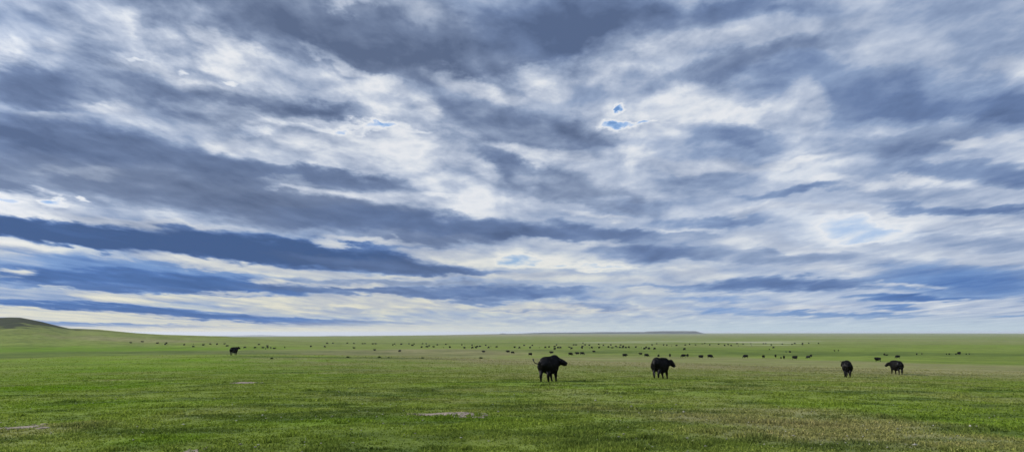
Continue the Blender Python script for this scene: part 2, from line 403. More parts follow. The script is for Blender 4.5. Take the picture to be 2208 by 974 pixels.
for (cx, cy, rx, ry, tilt, T, tint, amp, soft, op) in E:
    u0, v0 = uv(cx, cy)
    u1, v1 = uv(cx + 10, cy); u2, v2 = uv(cx, cy - 10)
    k = 0.5 * ((u1 - u0) + (v2 - v0)) / 10.0
    wd = 1.2 if soft < .5 else 1.28
    EG.append((u0, v0, rx * k * wd, ry * k * wd, R(tilt), T, tint, amp, soft + .08 if soft < .5 else min(1.0, soft + .14), op))


def group(name, ins, outs):
    t = bpy.data.node_groups.new(name, 'ShaderNodeTree')
    for n_, typ in ins: t.interface.new_socket(n_, in_out='INPUT', socket_type=typ)
    for n_, typ in outs: t.interface.new_socket(n_, in_out='OUTPUT', socket_type=typ)
    G = NT(t)
    gi = G.n('NodeGroupInput'); go = G.n('NodeGroupOutput')
    return t, G, gi.outputs, go.inputs


VEC, FLT, CLR, SHD = 'NodeSocketVector', 'NodeSocketFloat', 'NodeSocketColor', 'NodeSocketShader'
# one soft elongated bank of cloud laid over the ones before it
g_patch, G, gi, go = group('cloud_patch', [('Field', VEC), ('P', VEC), ('R1', VEC), ('R2', VEC), ('Core', FLT), ('Opacity', FLT), ('Value', VEC)], [('Field', VEC)])
d1 = G.vmath('DOT_PRODUCT', gi[1], gi[2]); d2 = G.vmath('DOT_PRODUCT', gi[1], gi[3])
q = G.math('MULTIPLY_ADD', d2, d2, G.math('MULTIPLY', d1, d1))
m = G.rng(q, 1.05, gi[4], 0.0, gi[5], smooth=True)
mx = G.n('ShaderNodeMix', data_type='VECTOR'); G.set(mx.inputs[0], m); G.set(mx.inputs[4], gi[0]); G.set(mx.inputs[5], gi[6])
G.set(go[0], mx.outputs[1])
# colour of the cloud from its thickness
g_col, G, gi, go = group('cloud_colour', [('Field', VEC), ('Grain', FLT), ('Warm', FLT), ('Haze', FLT), ('HazeColour', CLR), ('Gain', FLT), ('Clear', CLR)], [('Sky', SHD)])
T0, tint0, amp0 = G.sep(gi[0])
tint0 = G.math('MULTIPLY_ADD', tint0, 2.0, -1.0, clamp=True)
T = G.math('ADD', T0, G.math('MULTIPLY', gi[1], G.math('MULTIPLY_ADD', amp0, .9, .16)))
fl = G.rng(T0, .14, .33, -.02, .30)
smx = G.n('ShaderNodeMath', operation='SMOOTH_MAX'); G.set(smx.inputs[0], T); G.set(smx.inputs[1], G.math('MULTIPLY_ADD', fl, 1.75, G.math('MULTIPLY', T, -.75))); smx.inputs[2].default_value = .07
T = smx.outputs[0]
colA = G.ramp(T, [(p, s2l(*c)) for p, c in A])
colB = G.ramp(T, [(p, s2l(*c)) for p, c in B])
cloud = G.mix(tint0, colA, colB)
warm = G.math('MULTIPLY', gi[2], G.rng(T, .62, .4, 0.0, 1.0))
cloud = G.mix(warm, cloud, G.mix(1.0, cloud, (1.0, .95, .76), 'MULTIPLY'))
cloud = G.mix(gi[3], cloud, gi[4])
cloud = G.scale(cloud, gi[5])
cover = G.rng(T, 0.02, 0.16, 0.62, 1.0, smooth=True)
final = G.mix(cover, gi[6], cloud)
bg = G.n('ShaderNodeBackground'); G.set(bg.inputs[0], final); bg.inputs[1].default_value = 0.1
G.set(go[0], bg.outputs[0])
TILE_INS = [('P', VEC), ('Grain', FLT), ('Warm', FLT), ('Haze', FLT), ('HazeColour', CLR), ('Gain', FLT), ('Clear', CLR)]


def tile(u_lo, u_hi, v_lo, v_hi):
    """the clouds of one piece of the sky: only the ones that reach it"""
    t, G, gi, go = group('cloud_region', TILE_INS, [('Sky', SHD)])
    P0 = Pc = gi[0]
    field = (0.55, .67, 0.6)
    n = 0
    for (u0, v0, rx, ry, th, T, tint, amp, soft, op) in EG:
        c_, s_ = math.cos(th), math.sin(th)
        eu = 1.03 * math.hypot(rx * c_, ry * s_); ev = 1.03 * math.hypot(rx * s_, ry * c_)
        if u0 + eu < u_lo or u0 - eu > u_hi or v0 + ev < v_lo or v0 - ev > v_hi: continue
        if n and n % 8 == 0:      # the tiny term orders the chain, which keeps the shader within its stack
            Pc = G.vmath('MULTIPLY_ADD', field, (1e-7, 1e-7, 0), P0)
        n += 1
        a1, a2 = 1 / rx, 1 / ry
        nd = G.n('ShaderNodeGroup', node_tree=g_patch)
        G.set(nd.inputs[0], field); G.set(nd.inputs[1], Pc)
        nd.inputs[2].default_value = (c_ * a1, -s_ * a1, (-u0 * c_ + v0 * s_) * a1)
        nd.inputs[3].default_value = (s_ * a2, c_ * a2, (-u0 * s_ - v0 * c_) * a2)
        nd.inputs[4].default_value = max(0.0, 1.0 - soft) ** 2 - .15 * soft
        nd.inputs[5].default_value = op
        nd.inputs[6].default_value = (T + (.055 if .3 < T < .46 else .02), (tint if tint > .85 else tint * .75) * .5 + .5, amp)
        field = nd.outputs[0]
    nd = G.n('ShaderNodeGroup', node_tree=g_col)
    G.set(nd.inputs[0], field)
    for k in range(1, 7): G.set(nd.inputs[k], gi[k])
    G.set(go[0], nd.outputs[0])
    use = W.n('ShaderNodeGroup', node_tree=t)
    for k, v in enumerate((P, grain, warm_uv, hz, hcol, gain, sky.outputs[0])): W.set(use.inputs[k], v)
    return use.outputs[0]


PU, PV, _z = W.sep(P)
US = [-.72, -.45, -.2, .05, .3, .72]
VS = [.03, .075, .135, .25, .55]


def tree_u(us, lo, hi, vlo, vhi):
    if not us: return tile(lo, hi, vlo, vhi)
    m = len(us) // 2
    ms = W.n('ShaderNodeMixShader')
    W.set(ms.inputs[0], W.math('GREATER_THAN', PU, us[m]))
    W.set(ms.inputs[1], tree_u(us[:m], lo, us[m], vlo, vhi)); W.set(ms.inputs[2], tree_u(us[m + 1:], us[m], hi, vlo, vhi))
    return ms.outputs[0]


def tree_v(vs, lo, hi):
    if not vs: return tree_u(US if lo < .5 else [], -99, 99, lo, hi)
    m = len(vs) // 2
    ms = W.n('ShaderNodeMixShader')
    W.set(ms.inputs[0], W.math('GREATER_THAN', PV, vs[m]))
    W.set(ms.inputs[1], tree_v(vs[:m], lo, vs[m])); W.set(ms.inputs[2], tree_v(vs[m + 1:], vs[m], hi))
    return ms.outputs[0]


surf = tree_v(VS, -99, 99)
out = W.n('ShaderNodeOutputWorld'); W.t.links.new(surf, out.inputs[0])

sd = bpy.data.lights.new("sun", 'SUN'); so = bpy.data.objects.new("sun", sd); link(so)
sd.energy = 4.5; sd.angle = R(2.0); sd.color = (1.0, .95, .85)
so.rotation_euler = Vector(sdir).to_track_quat('Z', 'Y').to_euler()
so.location = (-60, 10, 40)
SC.view_settings.view_transform = 'Standard'; SC.view_settings.look = 'None'
SC.view_settings.exposure = 0; SC.view_settings.gamma = 1; SC.view_settings.use_curve_mapping = False
SC.cycles.use_denoising = True
SC.cycles.max_bounces = 4
# ------------------------------------------------------------------ ground colours
# patches of the ground: place in the photograph -> real place; half width in metres across, along; kind; strength
def patch_w(px, py, wpx, hpx):
    x, y = ground_at(px, py)
    x1, _ = ground_at(px + wpx, py)
    _, y0 = ground_at(px, py - hpx); _, y2 = ground_at(px, py + hpx)
    return x, y, abs(x1 - x), max(abs(y0 - y2) / 2, .3)


PATCH = {'dry': [(860, 763, 300, 5, .8), (1400, 775, 330, 7, .6), (1700, 789, 560, 10, .75), (1300, 780, 260, 8, .5), (1980, 790, 300, 12, .65), (640, 757, 240, 5, .5), (1750, 905, 300, 26, .75), (1900, 945, 330, 26, .55), (2150, 862, 120, 20, .4), (1550, 870, 120, 20, .3), (1500, 898, 140, 14, .3),
                 (60, 925, 110, 16, .5), (460, 890, 90, 16, .25), (1150, 722, 220, 1.6, .6), (1500, 722, 500, 1.5, .35), (300, 733, 200, 5, .45), (1400, 742, 300, 3, .1), (1010, 886, 40, 6, .4), (820, 850, 120, 14, .2)],
         'lush': [(60, 838, 200, 18, 1.0), (330, 800, 420, 12, .55), (180, 754, 330, 5, 1), (560, 779, 420, 4, .9), (200, 785, 260, 4, .5), (1300, 825, 300, 5, .4), (320, 808, 560, 22, .55), (300, 778, 420, 6, .5), (1500, 808, 300, 6, .3), (150, 870, 200, 8, .35), (700, 905, 160, 8, .4), (1150, 855, 160, 6, .4), (950, 852, 110, 6, .9), (560, 800, 260, 16, .45), (870, 795, 260, 9, .5), (1330, 838, 260, 12, .35), (1420, 890, 100, 6, .5), (960, 903, 180, 6, .6), (350, 945, 90, 12, .6), (1750, 800, 450, 6, .35), (1200, 870, 110, 6, .3), (1850, 960, 260, 12, .4), (1650, 955, 120, 12, .5), (2050, 745, 260, 3, .25), (1650, 747, 250, 4, .2), (2100, 812, 100, 8, .3)],
         'dark': [(960, 740, 900, 1.2, .5), (1900, 762, 420, 4.5, .75), (1500, 757, 330, 5, .55), (1450, 752, 150, 4, .35), (60, 765, 120, 1.2, .6), (640, 770, 420, 1.6, .8), (200, 766, 300, 1.6, .7), (1150, 755, 260, 1.6, .5), (620, 803, 60, 1.8, .8), (1600, 829, 90, 1.6, .4), (1750, 843, 260, 5, .4), (2150, 841, 70, 1.5, .8), (600, 880, 300, 26, .4), (1000, 940, 420, 30, .45), (250, 880, 220, 16, .35), (120, 900, 130, 9, .4), (420, 925, 200, 7, .35), (700, 880, 90, 8, .4), (1180, 885, 110, 6, .35), (1250, 950, 150, 8, .35), (1500, 845, 130, 3, .4), (1750, 960, 90, 6, .4), (2000, 925, 90, 8, .35), (800, 847, 110, 12, .4), (1350, 800, 70, 1.5, .5), (1650, 875, 90, 6, .3), (2100, 900, 160, 14, .35), (1300, 905, 160, 16, .3)],
         'pale': [(1330, 738, 100, 0.8, .9), (1560, 736.5, 120, .8, .8), (1640, 738, 70, 1.2, 1), (1420, 735.5, 90, .7, .7), (1660, 743, 60, .7, .8), (1500, 732, 60, .5, .5), (1700, 735, 70, .5, .6), (1900, 728, 160, .5, .4)]}
PW = {k: [(*patch_w(*p[:4]), p[4]) for p in v] for k, v in PATCH.items()}
# bare soil patches
SOIL = [(972, 893, 74, 4.2, 1), (524, 825, 24, 1.9, .9), (14, 925, 44, 4.5, .8), (430, 971, 18, 2, .6), ]
SW = [(*patch_w(*p[:4]), p[4]) for p in SOIL]


def field_of(x, y):
    """dry, lush, dark, pale cover of the ground, 0..1 each"""
    d = np.sqrt(x * x + y * y) + 1e-3
    lx, ly = x, y
    wob = 1 + .9 * (fbm(lx / 12 + 5, ly / 12, 4, 41) - .5) + .6 * (fbm(lx / 2.2, ly / 2.2, 3, 42) - .5)
    out = {}
    for k in ('dry', 'lush', 'dark', 'pale'):
        a = np.zeros_like(x)
        for (cx, cy, rx, ry, s) in PW[k]:
            q = np.sqrt(((x - cx) / (rx * 1.25)) ** 2 + ((y - cy) / (ry * 1.35)) ** 2) * wob
            a = np.maximum(a, s * (1 - sstep(.45, 1.15, q)))
        out[k] = a
    sc = np.clip(d / 60.0, .25, 30) * 9.0
    # background variety at sizes that grow with the distance, so bands stay visible far away
    big = fbm(x / 260.0, y / 260.0, 4, 51); mid = fbm(x / 34.0, y / 34.0, 4, 52); sm = fbm(x / 5.0, y / 5.0, 4, 53)
    far = sstep(150, 600, d); near = 1 - sstep(40, 140, d)
    var = far * (big - .5) * 1.9 + (1 - far) * (mid - .5) * 1.5 + near * (sm - .5) * 1.0
    out['dry'] = np.clip(out['dry'] + np.clip(var, -.35, .5) * .42 + .26 * sstep(350, 1600, d), 0, 1)
    m2 = fbm(x / 60.0 + 40, y / 22.0, 4, 54) * far + fbm(x / 11.0 + 40, y / 8.0, 4, 55) * (1 - far)
    out['lush'] = np.clip(out['lush'] + (m2 - .47) * 1.7 * (1 - .7 * far) - .12 * near, 0, 1)
    m3 = fbm(x / 20.0 + 90, y / 9.0, 5, 56) * (1 - near) + fbm(x / 1.9 + 90, y / 1.4, 4, 57) * near
    out['dark'] = np.clip(out['dark'] + (m3 - .50) * (1.7 + 1.5 * near) + .10 * (1 - sstep(14, 34, d)), 0, 1)
    return out


def put_attrs(me, x, y, extra=None):
    f = field_of(x, y)
    for k, v in f.items(): attr(me, k, v)
    for k, v in (extra or {}).items(): attr(me, k, v)


# base colours (linear) of the covers
C_GREEN = (0.130, 0.168, 0.032); C_LUSH = (0.096, 0.160, 0.012); C_DRY = (0.190, 0.168, 0.085); C_DARK = (0.045, 0.070, 0.018); C_PALE = (.27, .27, .16)


def cover_nodes(G):
    c = C_GREEN
    c = G.mix(G.attr('lush'), (*c, 1), (*C_LUSH, 1))
    c = G.mix(G.attr('dry'), c, (*C_DRY, 1))
    c = G.mix(G.math('MULTIPLY', G.attr('dark'), .75), c, (*C_DARK, 1))
    return G.mix(G.attr('pale'), c, (*C_PALE, 1))


m_ground, G = material("prairie_ground")
pos = G.n('ShaderNodeNewGeometry').outputs['Position']
col = cover_nodes(G)
flat = G.vmath('MULTIPLY', pos, (1, 1, .2))
nA = G.noise(flat, 2.3, 5, .65); nB = G.noise(flat, 14.0, 4, .6); nC = G.noise(flat, .16, 6, .62); nD = G.noise(flat, .022, 6, .62)
v = G.math('ADD', G.math('MULTIPLY', nA, .75), G.math('MULTIPLY', nB, .8))
v = G.math('ADD', v, G.math('MULTIPLY', nC, .85)); v = G.math('ADD', v, G.math('MULTIPLY', nD, .7))
v = G.rng(v, 1.08, 2.02, .48, 1.7)
col = G.mix(1.0, col, G.xyz(v, v, v), 'MULTIPLY')
tw = G.rng(G.noise(flat, .5, 5, .7), .5, .7, 0, .3, smooth=True)
col = G.mix(tw, col, G.mix(1.0, col, (1.25, 1.02, .9), 'MULTIPLY'))
scrub = G.attr('scrub')
ns = G.noise(flat, .11, 5, .65)
ms = G.rng(G.math('ADD', scrub, G.math('MULTIPLY', G.math('SUBTRACT', ns, .5), 1.6)), .2, .9, 0, 1, smooth=True)
col = G.mix(ms, col, (.040, .046, .026))
bs = G.n('ShaderNodeBsdfPrincipled'); G.set(bs.inputs['Base Color'], col); bs.inputs['Roughness'].default_value = .95; bs.inputs['Specular IOR Level'].default_value = .02
bp = G.n('ShaderNodeBump'); bp.inputs['Strength'].default_value = .7; bp.inputs['Distance'].default_value = .06
G.set(bp.inputs['Height'], G.math('ADD', G.math('ADD', nA, G.math('MULTIPLY', nB, .35)), G.math('MULTIPLY', nC, 4.0)))
G.set(bs.inputs['Normal'], bp.outputs[0])
o_ = G.n('ShaderNodeOutputMaterial'); G.set(o_.inputs[0], bs.outputs[0])

# ------------------------------------------------------------------ ground sheet
az = np.concatenate([np.linspace(-180, -60, 60)[:-1], np.linspace(-60, 60, 900), np.linspace(60, 180, 60)[1:-1]])
rr = np.concatenate([[.3, 1, 2, 3.5], np.exp(np.linspace(math.log(5), math.log(60000), 1000))])
AZ, RR = np.meshgrid(np.radians(az), rr)
X, Y = np.sin(AZ) * RR, np.cos(AZ) * RR
Z = base_h(X, Y)
nr, na = X.shape
idx = np.arange(nr * na).reshape(nr, na)
nx = np.roll(idx, -1, axis=1)
faces = np.stack([idx[:-1], nx[:-1], nx[1:], idx[1:]], -1).reshape(-1, 4)[:, ::-1]
verts = np.stack([X.ravel(), Y.ravel(), Z.ravel()], 1)
me = mesh_np("ground", verts, faces, m_ground)
put_attrs(me, X.ravel(), Y.ravel(), {'scrub': np.zeros(X.size)})
ground = link(bpy.data.objects.new("ground", me)); tag(ground, "green prairie running flat to the horizon", kind='structure')

# the green hill at the left
hx = np.linspace(-2000, -60, 900); hy = np.linspace(HILL_Y - 340, HILL_Y + 430, 320)
X, Y = np.meshgrid(hx, hy)
hh = hill_h(X, Y); Z = base_h(X, Y) + hh - .12 * (1 - sstep(0, .25, hh))
ny_, nx_ = X.shape
idx = np.arange(ny_ * nx_).reshape(ny_, nx_)
f = np.stack([idx[:-1, :-1], idx[:-1, 1:], idx[1:, 1:], idx[1:, :-1]], -1).reshape(-1, 4)
keep = hh.ravel()[f].max(1) > .02
f = f[keep]
used, inv = np.unique(f, return_inverse=True)
vv = np.stack([X.ravel(), Y.ravel(), Z.ravel()], 1)[used]
me = mesh_np("hill", vv, inv.reshape(-1, 4), m_ground)
hs = hh.ravel()[used]
scr = sstep(14, 23, hs + (fbm(vv[:, 0] / 25, vv[:, 1] / 25, 4, 77) - .5) * 16)
put_attrs(me, vv[:, 0], vv[:, 1], {'scrub': scr})
hill = link(bpy.data.objects.new("hill", me)); tag(hill, "low grassy hill with a dark scrubby top", kind='structure')

# far mesa and far blue hills
m_far, G = material("far_scrub")
pos = G.n('ShaderNodeNewGeometry').outputs['Position']
c = G.ramp(G.noise(G.vmath('MULTIPLY', pos, (1, 1, 3)), .004, 6, .65), [(.35, (.018, .024, .018)), (.6, (.045, .052, .032)), (.75, (.08, .08, .05))])
bs = G.n('ShaderNodeBsdfPrincipled'); G.set(bs.inputs['Base Color'], c); bs.inputs['Roughness'].default_value = 1
o_ = G.n('ShaderNodeOutputMaterial'); G.set(o_.inputs[0], bs.outputs[0])


def far_ridge(name, label, D, prof, depth, rough, steep):
    xs = np.array([(p[0] - 1104) / F * D for p in prof]); rows = np.array([p[1] for p in prof])
    gx = np.linspace(xs[0], xs[-1], 420); t = np.linspace(-1, 1, 26)
    X, T = np.meshgrid(gx, t)
    Yg = D + T * depth
    top = CAMZ - (np.interp(X, xs, rows) - HY) / F * D * -1 * -1
    base = base_h(X, Yg)
    h = np.maximum(top - base_h(X, np.full_like(X, D)), -2)
    h = h * (1 + rough * (fbm(X / 260, Yg / 260, 5, 88) - .5)) * (1 - sstep(steep, 1, np.abs(T)))
    Z = base + h - 1.0
    ny_, nx_ = X.shape
    idx = np.arange(ny_ * nx_).reshape(ny_, nx_)
    f = np.stack([idx[:-1, :-1], idx[:-1, 1:], idx[1:, 1:], idx[1:, :-1]], -1).reshape(-1, 4)
    me = mesh_np(name, np.stack([X.ravel(), Yg.ravel(), Z.ravel()], 1), f, m_far)
    o = link(bpy.data.objects.new(name, me)); tag(o, label, kind='structure')
    return o


far_ridge("mesa", "long low dark mesa on the far skyline", 11000,
          [(940, 722), (985, 720.8), (1030, 720.0), (1075, 719.2), (1084, 717.8), (1095, 718.7), (1125, 718.2), (1150, 716.8), (1200, 716.3), (1260, 715.9), (1330, 715.1), (1390, 714.8), (1398, 713.8), (1460, 713.2), (1490, 713.2), (1498, 715.6), (1510, 718.5)], 260, .25, .8)
far_ridge("far_hills", "faint blue hills far off at the left", 24000,
          [(330, 727), (352, 724.4), (368, 723.4), (380, 725.6), (410, 725.6), (425, 723.6), (445, 724), (500, 723.0), (540, 722.4), (560, 721.6), (585, 722.4), (620, 723.4), (700, 723.8), (720, 722.8), (745, 723.4), (800, 725)], 900, .1, .5)

# ------------------------------------------------------------------ bare soil patches
m_soil, G = material("bare_soil")
pos = G.n('ShaderNodeNewGeometry').outputs['Position']
n1_ = G.noise(pos, 5.0, 7, .7); n2_ = G.noise(pos, 1.3, 4, .6)
c = G.ramp(G.math('ADD', G.math('MULTIPLY', n1_, .7), G.math('MULTIPLY', n2_, .3)), [(.36, (.070, .058, .042)), (.46, (.13, .10, .07)), (.56, (.30, .235, .175)), (.66, (.10, .12, .04))])
bs = G.n('ShaderNodeBsdfPrincipled'); G.set(bs.inputs['Base Color'], c); bs.inputs['Roughness'].default_value = 1
bp = G.n('ShaderNodeBump'); bp.inputs['Strength'].default_value = 1; bp.inputs['Distance'].default_value = .05; G.set(bp.inputs['Height'], n1_); G.set(bs.inputs['Normal'], bp.outputs[0])
o_ = G.n('ShaderNodeOutputMaterial'); G.set(o_.inputs[0], bs.outputs[0])
SOIL_LABEL = ["widest pale bare soil patch in the grass nearest the camera", "small brown bare patch up the slope at the left", "pale bare soil patch cut by the left edge of the photo", "small bare patch at the bottom edge of the grass"]


def soil_edge(x, y, sw):
    cx, cy, rx, ry, s = sw
    q = np.sqrt(((x - cx) / rx) ** 2 + ((y - cy) / ry) ** 2)
    return q * (1 + 1.5 * (fbm(x / (rx * .5) + 3, y / (ry * .6), 4, 91) - .5))


for sw, lab in zip(SW, SOIL_LABEL):
    cx, cy, rx, ry, s = sw
    gx = np.linspace(cx - rx * 1.6, cx + rx * 1.6, 110); gy = np.linspace(cy - ry * 1.6, cy + ry * 1.6, 90)
    X, Y = np.meshgrid(gx, gy)
    q = soil_edge(X, Y, sw)
    q2 = q + 1.1 * (fbm(X / .4, Y / .4, 4, 95) - .5)
    hgt = .03 * (1 - sstep(.0, 1.0, q)) * min(1, rx) + .05 * (fbm(X / .3, Y / .3, 4, 96) - .5) * (1 - sstep(.6, 1.1, q))
    Z = base_h(X, Y) + .006 + np.where(q2 < 1, hgt + .004, -.06)
    idx = np.arange(X.size).reshape(X.shape)
    f = np.stack([idx[:-1, :-1], idx[:-1, 1:], idx[1:, 1:], idx[1:, :-1]], -1).reshape(-1, 4)
    f = f[(q2.ravel()[f].min(1) < 1)]
    used, inv = np.unique(f, return_inverse=True)
    me = mesh_np("soil_patch", np.stack([X.ravel(), Y.ravel(), Z.ravel()], 1)[used], inv.reshape(-1, 4), m_soil)
    o = link(bpy.data.objects.new("soil_patch", me)); tag(o, lab, kind='structure')

# ------------------------------------------------------------------ grass blades of the near slope
rng = np.random.default_rng(3)
NB = 1000000
u = rng.random(NB)
d = 8.2 * np.exp(u * math.log(190 / 8.2))           # as many per octave of distance
a = (rng.random(NB) - .5) * 2 * R(41)
gx_, gy_ = np.sin(a) * d, np.cos(a) * d
# clumping: blades gather round tuft centres
cl = .55 * fbm(gx_ / .30, gy_ / .30, 3, 61) + .45 * fbm(gx_ / .85, gy_ / .85, 3, 63)
cl2 = fbm(gx_ / 1.3, gy_ / 1.3, 3, 62)
keep = (rng.random(NB) < 1 - .93 * sstep(45, 185, d)) & (rng.random(NB) < np.clip((cl - .40) * 6.5, .24, 1) * np.clip(.35 + cl2 * 1.1, 0, 1))
for sw in SW:
    q = soil_edge(gx_, gy_, sw)
    keep &= ~((q < 1.0) & (rng.random(NB) > .22 + .6 * sstep(.5, 1, q)))
gx_, gy_, cl, cl2, d = gx_[keep], gy_[keep], cl[keep], cl2[keep], d[keep]
n = len(gx_)
ff = field_of(gx_, gy_)
gz = base_h(gx_, gy_)
hgt = (.014 + .030 * np.clip(cl - .3, 0, .6) / .6 + .012 * ff['dry']) * rng.uniform(.5, 1.5, n)
broad = (rng.random(n) < .07) & (d < 45)
wid = (.0032 + .00052 * d) * rng.uniform(.6, 1.4, n) * np.where(broad, 2.6, 1)
hgt = hgt * np.where(broad, .75, 1) * (1 + 1.3 * sstep(.56, .72, cl2) * sstep(.5, .62, cl))
ang = rng.random(n) * 2 * math.pi
lean = hgt * rng.uniform(.1, 1.1, n); la = rng.random(n) * 2 * math.pi
dxw, dyw = np.cos(ang) * wid, np.sin(ang) * wid
lx, ly = np.cos(la) * lean, np.sin(la) * lean
V = np.empty((n, 5, 3))
V[:, 0] = np.stack([gx_ - dxw, gy_ - dyw, gz - .01], 1); V[:, 1] = np.stack([gx_ + dxw, gy_ + dyw, gz - .01], 1)
V[:, 2] = np.stack([gx_ - dxw * .8 + lx * .35, gy_ - dyw * .8 + ly * .35, gz + hgt * .6], 1)
V[:, 3] = np.stack([gx_ + dxw * .8 + lx * .35, gy_ + dyw * .8 + ly * .35, gz + hgt * .6], 1)
V[:, 4] = np.stack([gx_ + lx, gy_ + ly, gz + hgt], 1)
b = np.arange(n)[:, None] * 5
tri = np.concatenate([b + np.array([[0, 1, 3]]), b + np.array([[0, 3, 2]]), b + np.array([[2, 3, 4]])], 0)
m_grass, G = material("grass_blades")
col = cover_nodes(G)
rv = G.attr('shade')
col = G.mix(1.0, col, G.ramp(rv, [(0, (.75, .8, .6)), (.5, (1.35, 1.4, 1.15)), (.92, (1.95, 1.9, 1.5)), (.97, (2.2, 2.0, 1.9)), (1, (2.8, 2.5, 2.6))]), 'MULTIPLY')
df = G.n('ShaderNodeBsdfDiffuse'); G.set(df.inputs[0], col)
tr = G.n('ShaderNodeBsdfTranslucent'); G.set(tr.inputs[0], col)
mx = G.n('ShaderNodeMixShader'); mx.inputs[0].default_value = .42; G.set(mx.inputs[1], df.outputs[0]); G.set(mx.inputs[2], tr.outputs[0])
o_ = G.n('ShaderNodeOutputMaterial'); G.set(o_.inputs[0], mx.outputs[0])
me = mesh_np("grass", V.reshape(-1, 3), tri, m_grass, smooth=False)
for k, v_ in ff.items(): attr(me, k, np.repeat(v_, 5))
attr(me, 'shade', np.repeat(np.clip(.46 + (rng.random(n) - .5) * (1 - .75 * sstep(14, 60, d)) + (cl - .5) * .5 * (rng.random(n) > .3), 0, 1), 5))
grass = link(bpy.data.objects.new("grass", me)); tag(grass, "short green prairie grass with dry straw patches", 'grass', kind='stuff')

# pale pebbles and dead bits lying in the grass
NP = 1000
d = 9 * np.exp(rng.random(NP) ** 1.2 * math.log(50 / 9)); a = (rng.random(NP) - .5) * 2 * R(40)
px_, py_ = np.sin(a) * d, np.cos(a) * d
k_ = fbm(px_ / 2.5, py_ / 2.5, 3, 71) > .47
px_, py_, d = px_[k_], py_[k_], d[k_]
n = len(px_); pz_ = base_h(px_, py_)
s = rng.uniform(.006, .02, n) * (1 + (rng.random(n) > .96) * 1.2)
oc = np.array([[1, 0, 0], [0, 1, 0], [-1, 0, 0], [0, -1, 0], [0, 0, 1], [0, 0, -1.]])
of = np.array([[0, 1, 4], [1, 2, 4], [2, 3, 4], [3, 0, 4], [1, 0, 5], [2, 1, 5], [3, 2, 5], [0, 3, 5]])
jit = oc[None] * (s[:, None, None] * rng.uniform(.5, 1.5, (n, 6, 1))) * np.array([1.5, 1, .7])
V = jit + np.stack([px_, py_, pz_ + .02 + s * .6], 1)[:, None]
me = mesh_np("pebbles", V.reshape(-1, 3), (of[None] + np.arange(n)[:, None, None] * 6).reshape(-1, 3), None, smooth=False)
m_peb, G = material("pale_stone")
bs = G.n('ShaderNodeBsdfPrincipled'); bs.inputs['Roughness'].default_value = .9
G.set(bs.inputs['Base Color'], G.ramp(G.noise(G.n('ShaderNodeNewGeometry').outputs['Position'], 3, 2), [(.35, (.18, .16, .12)), (.65, (.36, .34, .27))]))
o_ = G.n('ShaderNodeOutputMaterial'); G.set(o_.inputs[0], bs.outputs[0])
me.materials.append(m_peb)
peb = link(bpy.data.objects.new("pebbles", me)); tag(peb, "pale pebbles scattered through the near grass", 'pebbles', kind='stuff')
# ------------------------------------------------------------------ cattle
m_coat, G = material("black_coat")
tc = G.n('ShaderNodeTexCoord').outputs['Object']
hide = G.ramp(G.noise(tc, 3.0, 4, .6), [(.35, (.0030, .0030, .0032)), (.65, (.0065, .0058, .0055))])
bs = G.n('ShaderNodeBsdfDiffuse'); G.set(bs.inputs[0], hide)
gl = G.n('ShaderNodeBsdfGlossy'); gl.inputs[1].default_value = .42
mxc = G.n('ShaderNodeMixShader'); mxc.inputs[0].default_value = .010; G.set(mxc.inputs[1], bs.outputs[0]); G.set(mxc.inputs[2], gl.outputs[0])
bp = G.n('ShaderNodeBump'); bp.inputs['Strength'].default_value = .35; bp.inputs['Distance'].default_value = .02
G.set(bp.inputs['Height'], G.noise(G.vmath('MULTIPLY', tc, (1, 1, 3)), 14, 4, .6)); G.set(gl.inputs['Normal'], bp.outputs[0])
o_ = G.n('ShaderNodeOutputMaterial'); G.set(o_.inputs[0], mxc.outputs[0])
m_hair, G = material("tail_hair")
bs = G.n('ShaderNodeBsdfPrincipled'); bs.inputs['Roughness'].default_value = .8
G.set(bs.inputs['Base Color'], G.ramp(G.noise(G.n('ShaderNodeTexCoord').outputs['Object'], 30, 3), [(.3, (.006, .006, .006)), (.7, (.02, .018, .016))]))
o_ = G.n('ShaderNodeOutputMaterial'); G.set(o_.inputs[0], bs.outputs[0])


def loft(bm, pts, up=Vector((0, 0, 1)), seg=14, sub=4):
    """closed tube through pts = [(place, half width, half height)], elliptical rings smoothly joined"""
    P = [Vector(p[0]) for p in pts]; A = [p[1] for p in pts]; B = [p[2] for p in pts]

    def cr(a, b, c, d, t):
        return 0.5 * ((2 * b) + (c - a) * t + (2 * a - 5 * b + 4 * c - d) * t * t + (3 * b - a - 3 * c + d) * t ** 3)
    n = len(P); out = []
    for i in range(n - 1):
        i0, i3 = max(i - 1, 0), min(i + 2, n - 1)
        for s in range(sub):
            t = s / sub
            out.append((cr(P[i0], P[i], P[i + 1], P[i3], t), max(cr(A[i0], A[i], A[i + 1], A[i3], t), .004), max(cr(B[i0], B[i], B[i + 1], B[i3], t), .004)))
    out.append((P[-1], A[-1], B[-1]))
    rings = []
    for i, (p, a, b) in enumerate(out):
        q0 = out[max(i - 1, 0)][0]; q1 = out[min(i + 1, len(out) - 1)][0]
        t = (q1 - q0).normalized()
        side = up.cross(t)
        if side.length < .05: side = Vector((0, 1, 0)).cross(t).cross(t) if abs(t.y) < .9 else Vector((1, 0, 0))
        side.normalize(); v = t.cross(side).normalized()
        rings.append([bm.verts.new(p + side * (a * math.cos(2 * math.pi * k / seg)) + v * (b * math.sin(2 * math.pi * k / seg))) for k in range(seg)])
    for r0, r1 in zip(rings, rings[1:]):
        for k in range(seg): bm.faces.new((r0[k], r0[(k + 1) % seg], r1[(k + 1) % seg], r1[k]))
    bm.faces.new(rings[0][::-1]); bm.faces.new(rings[-1])


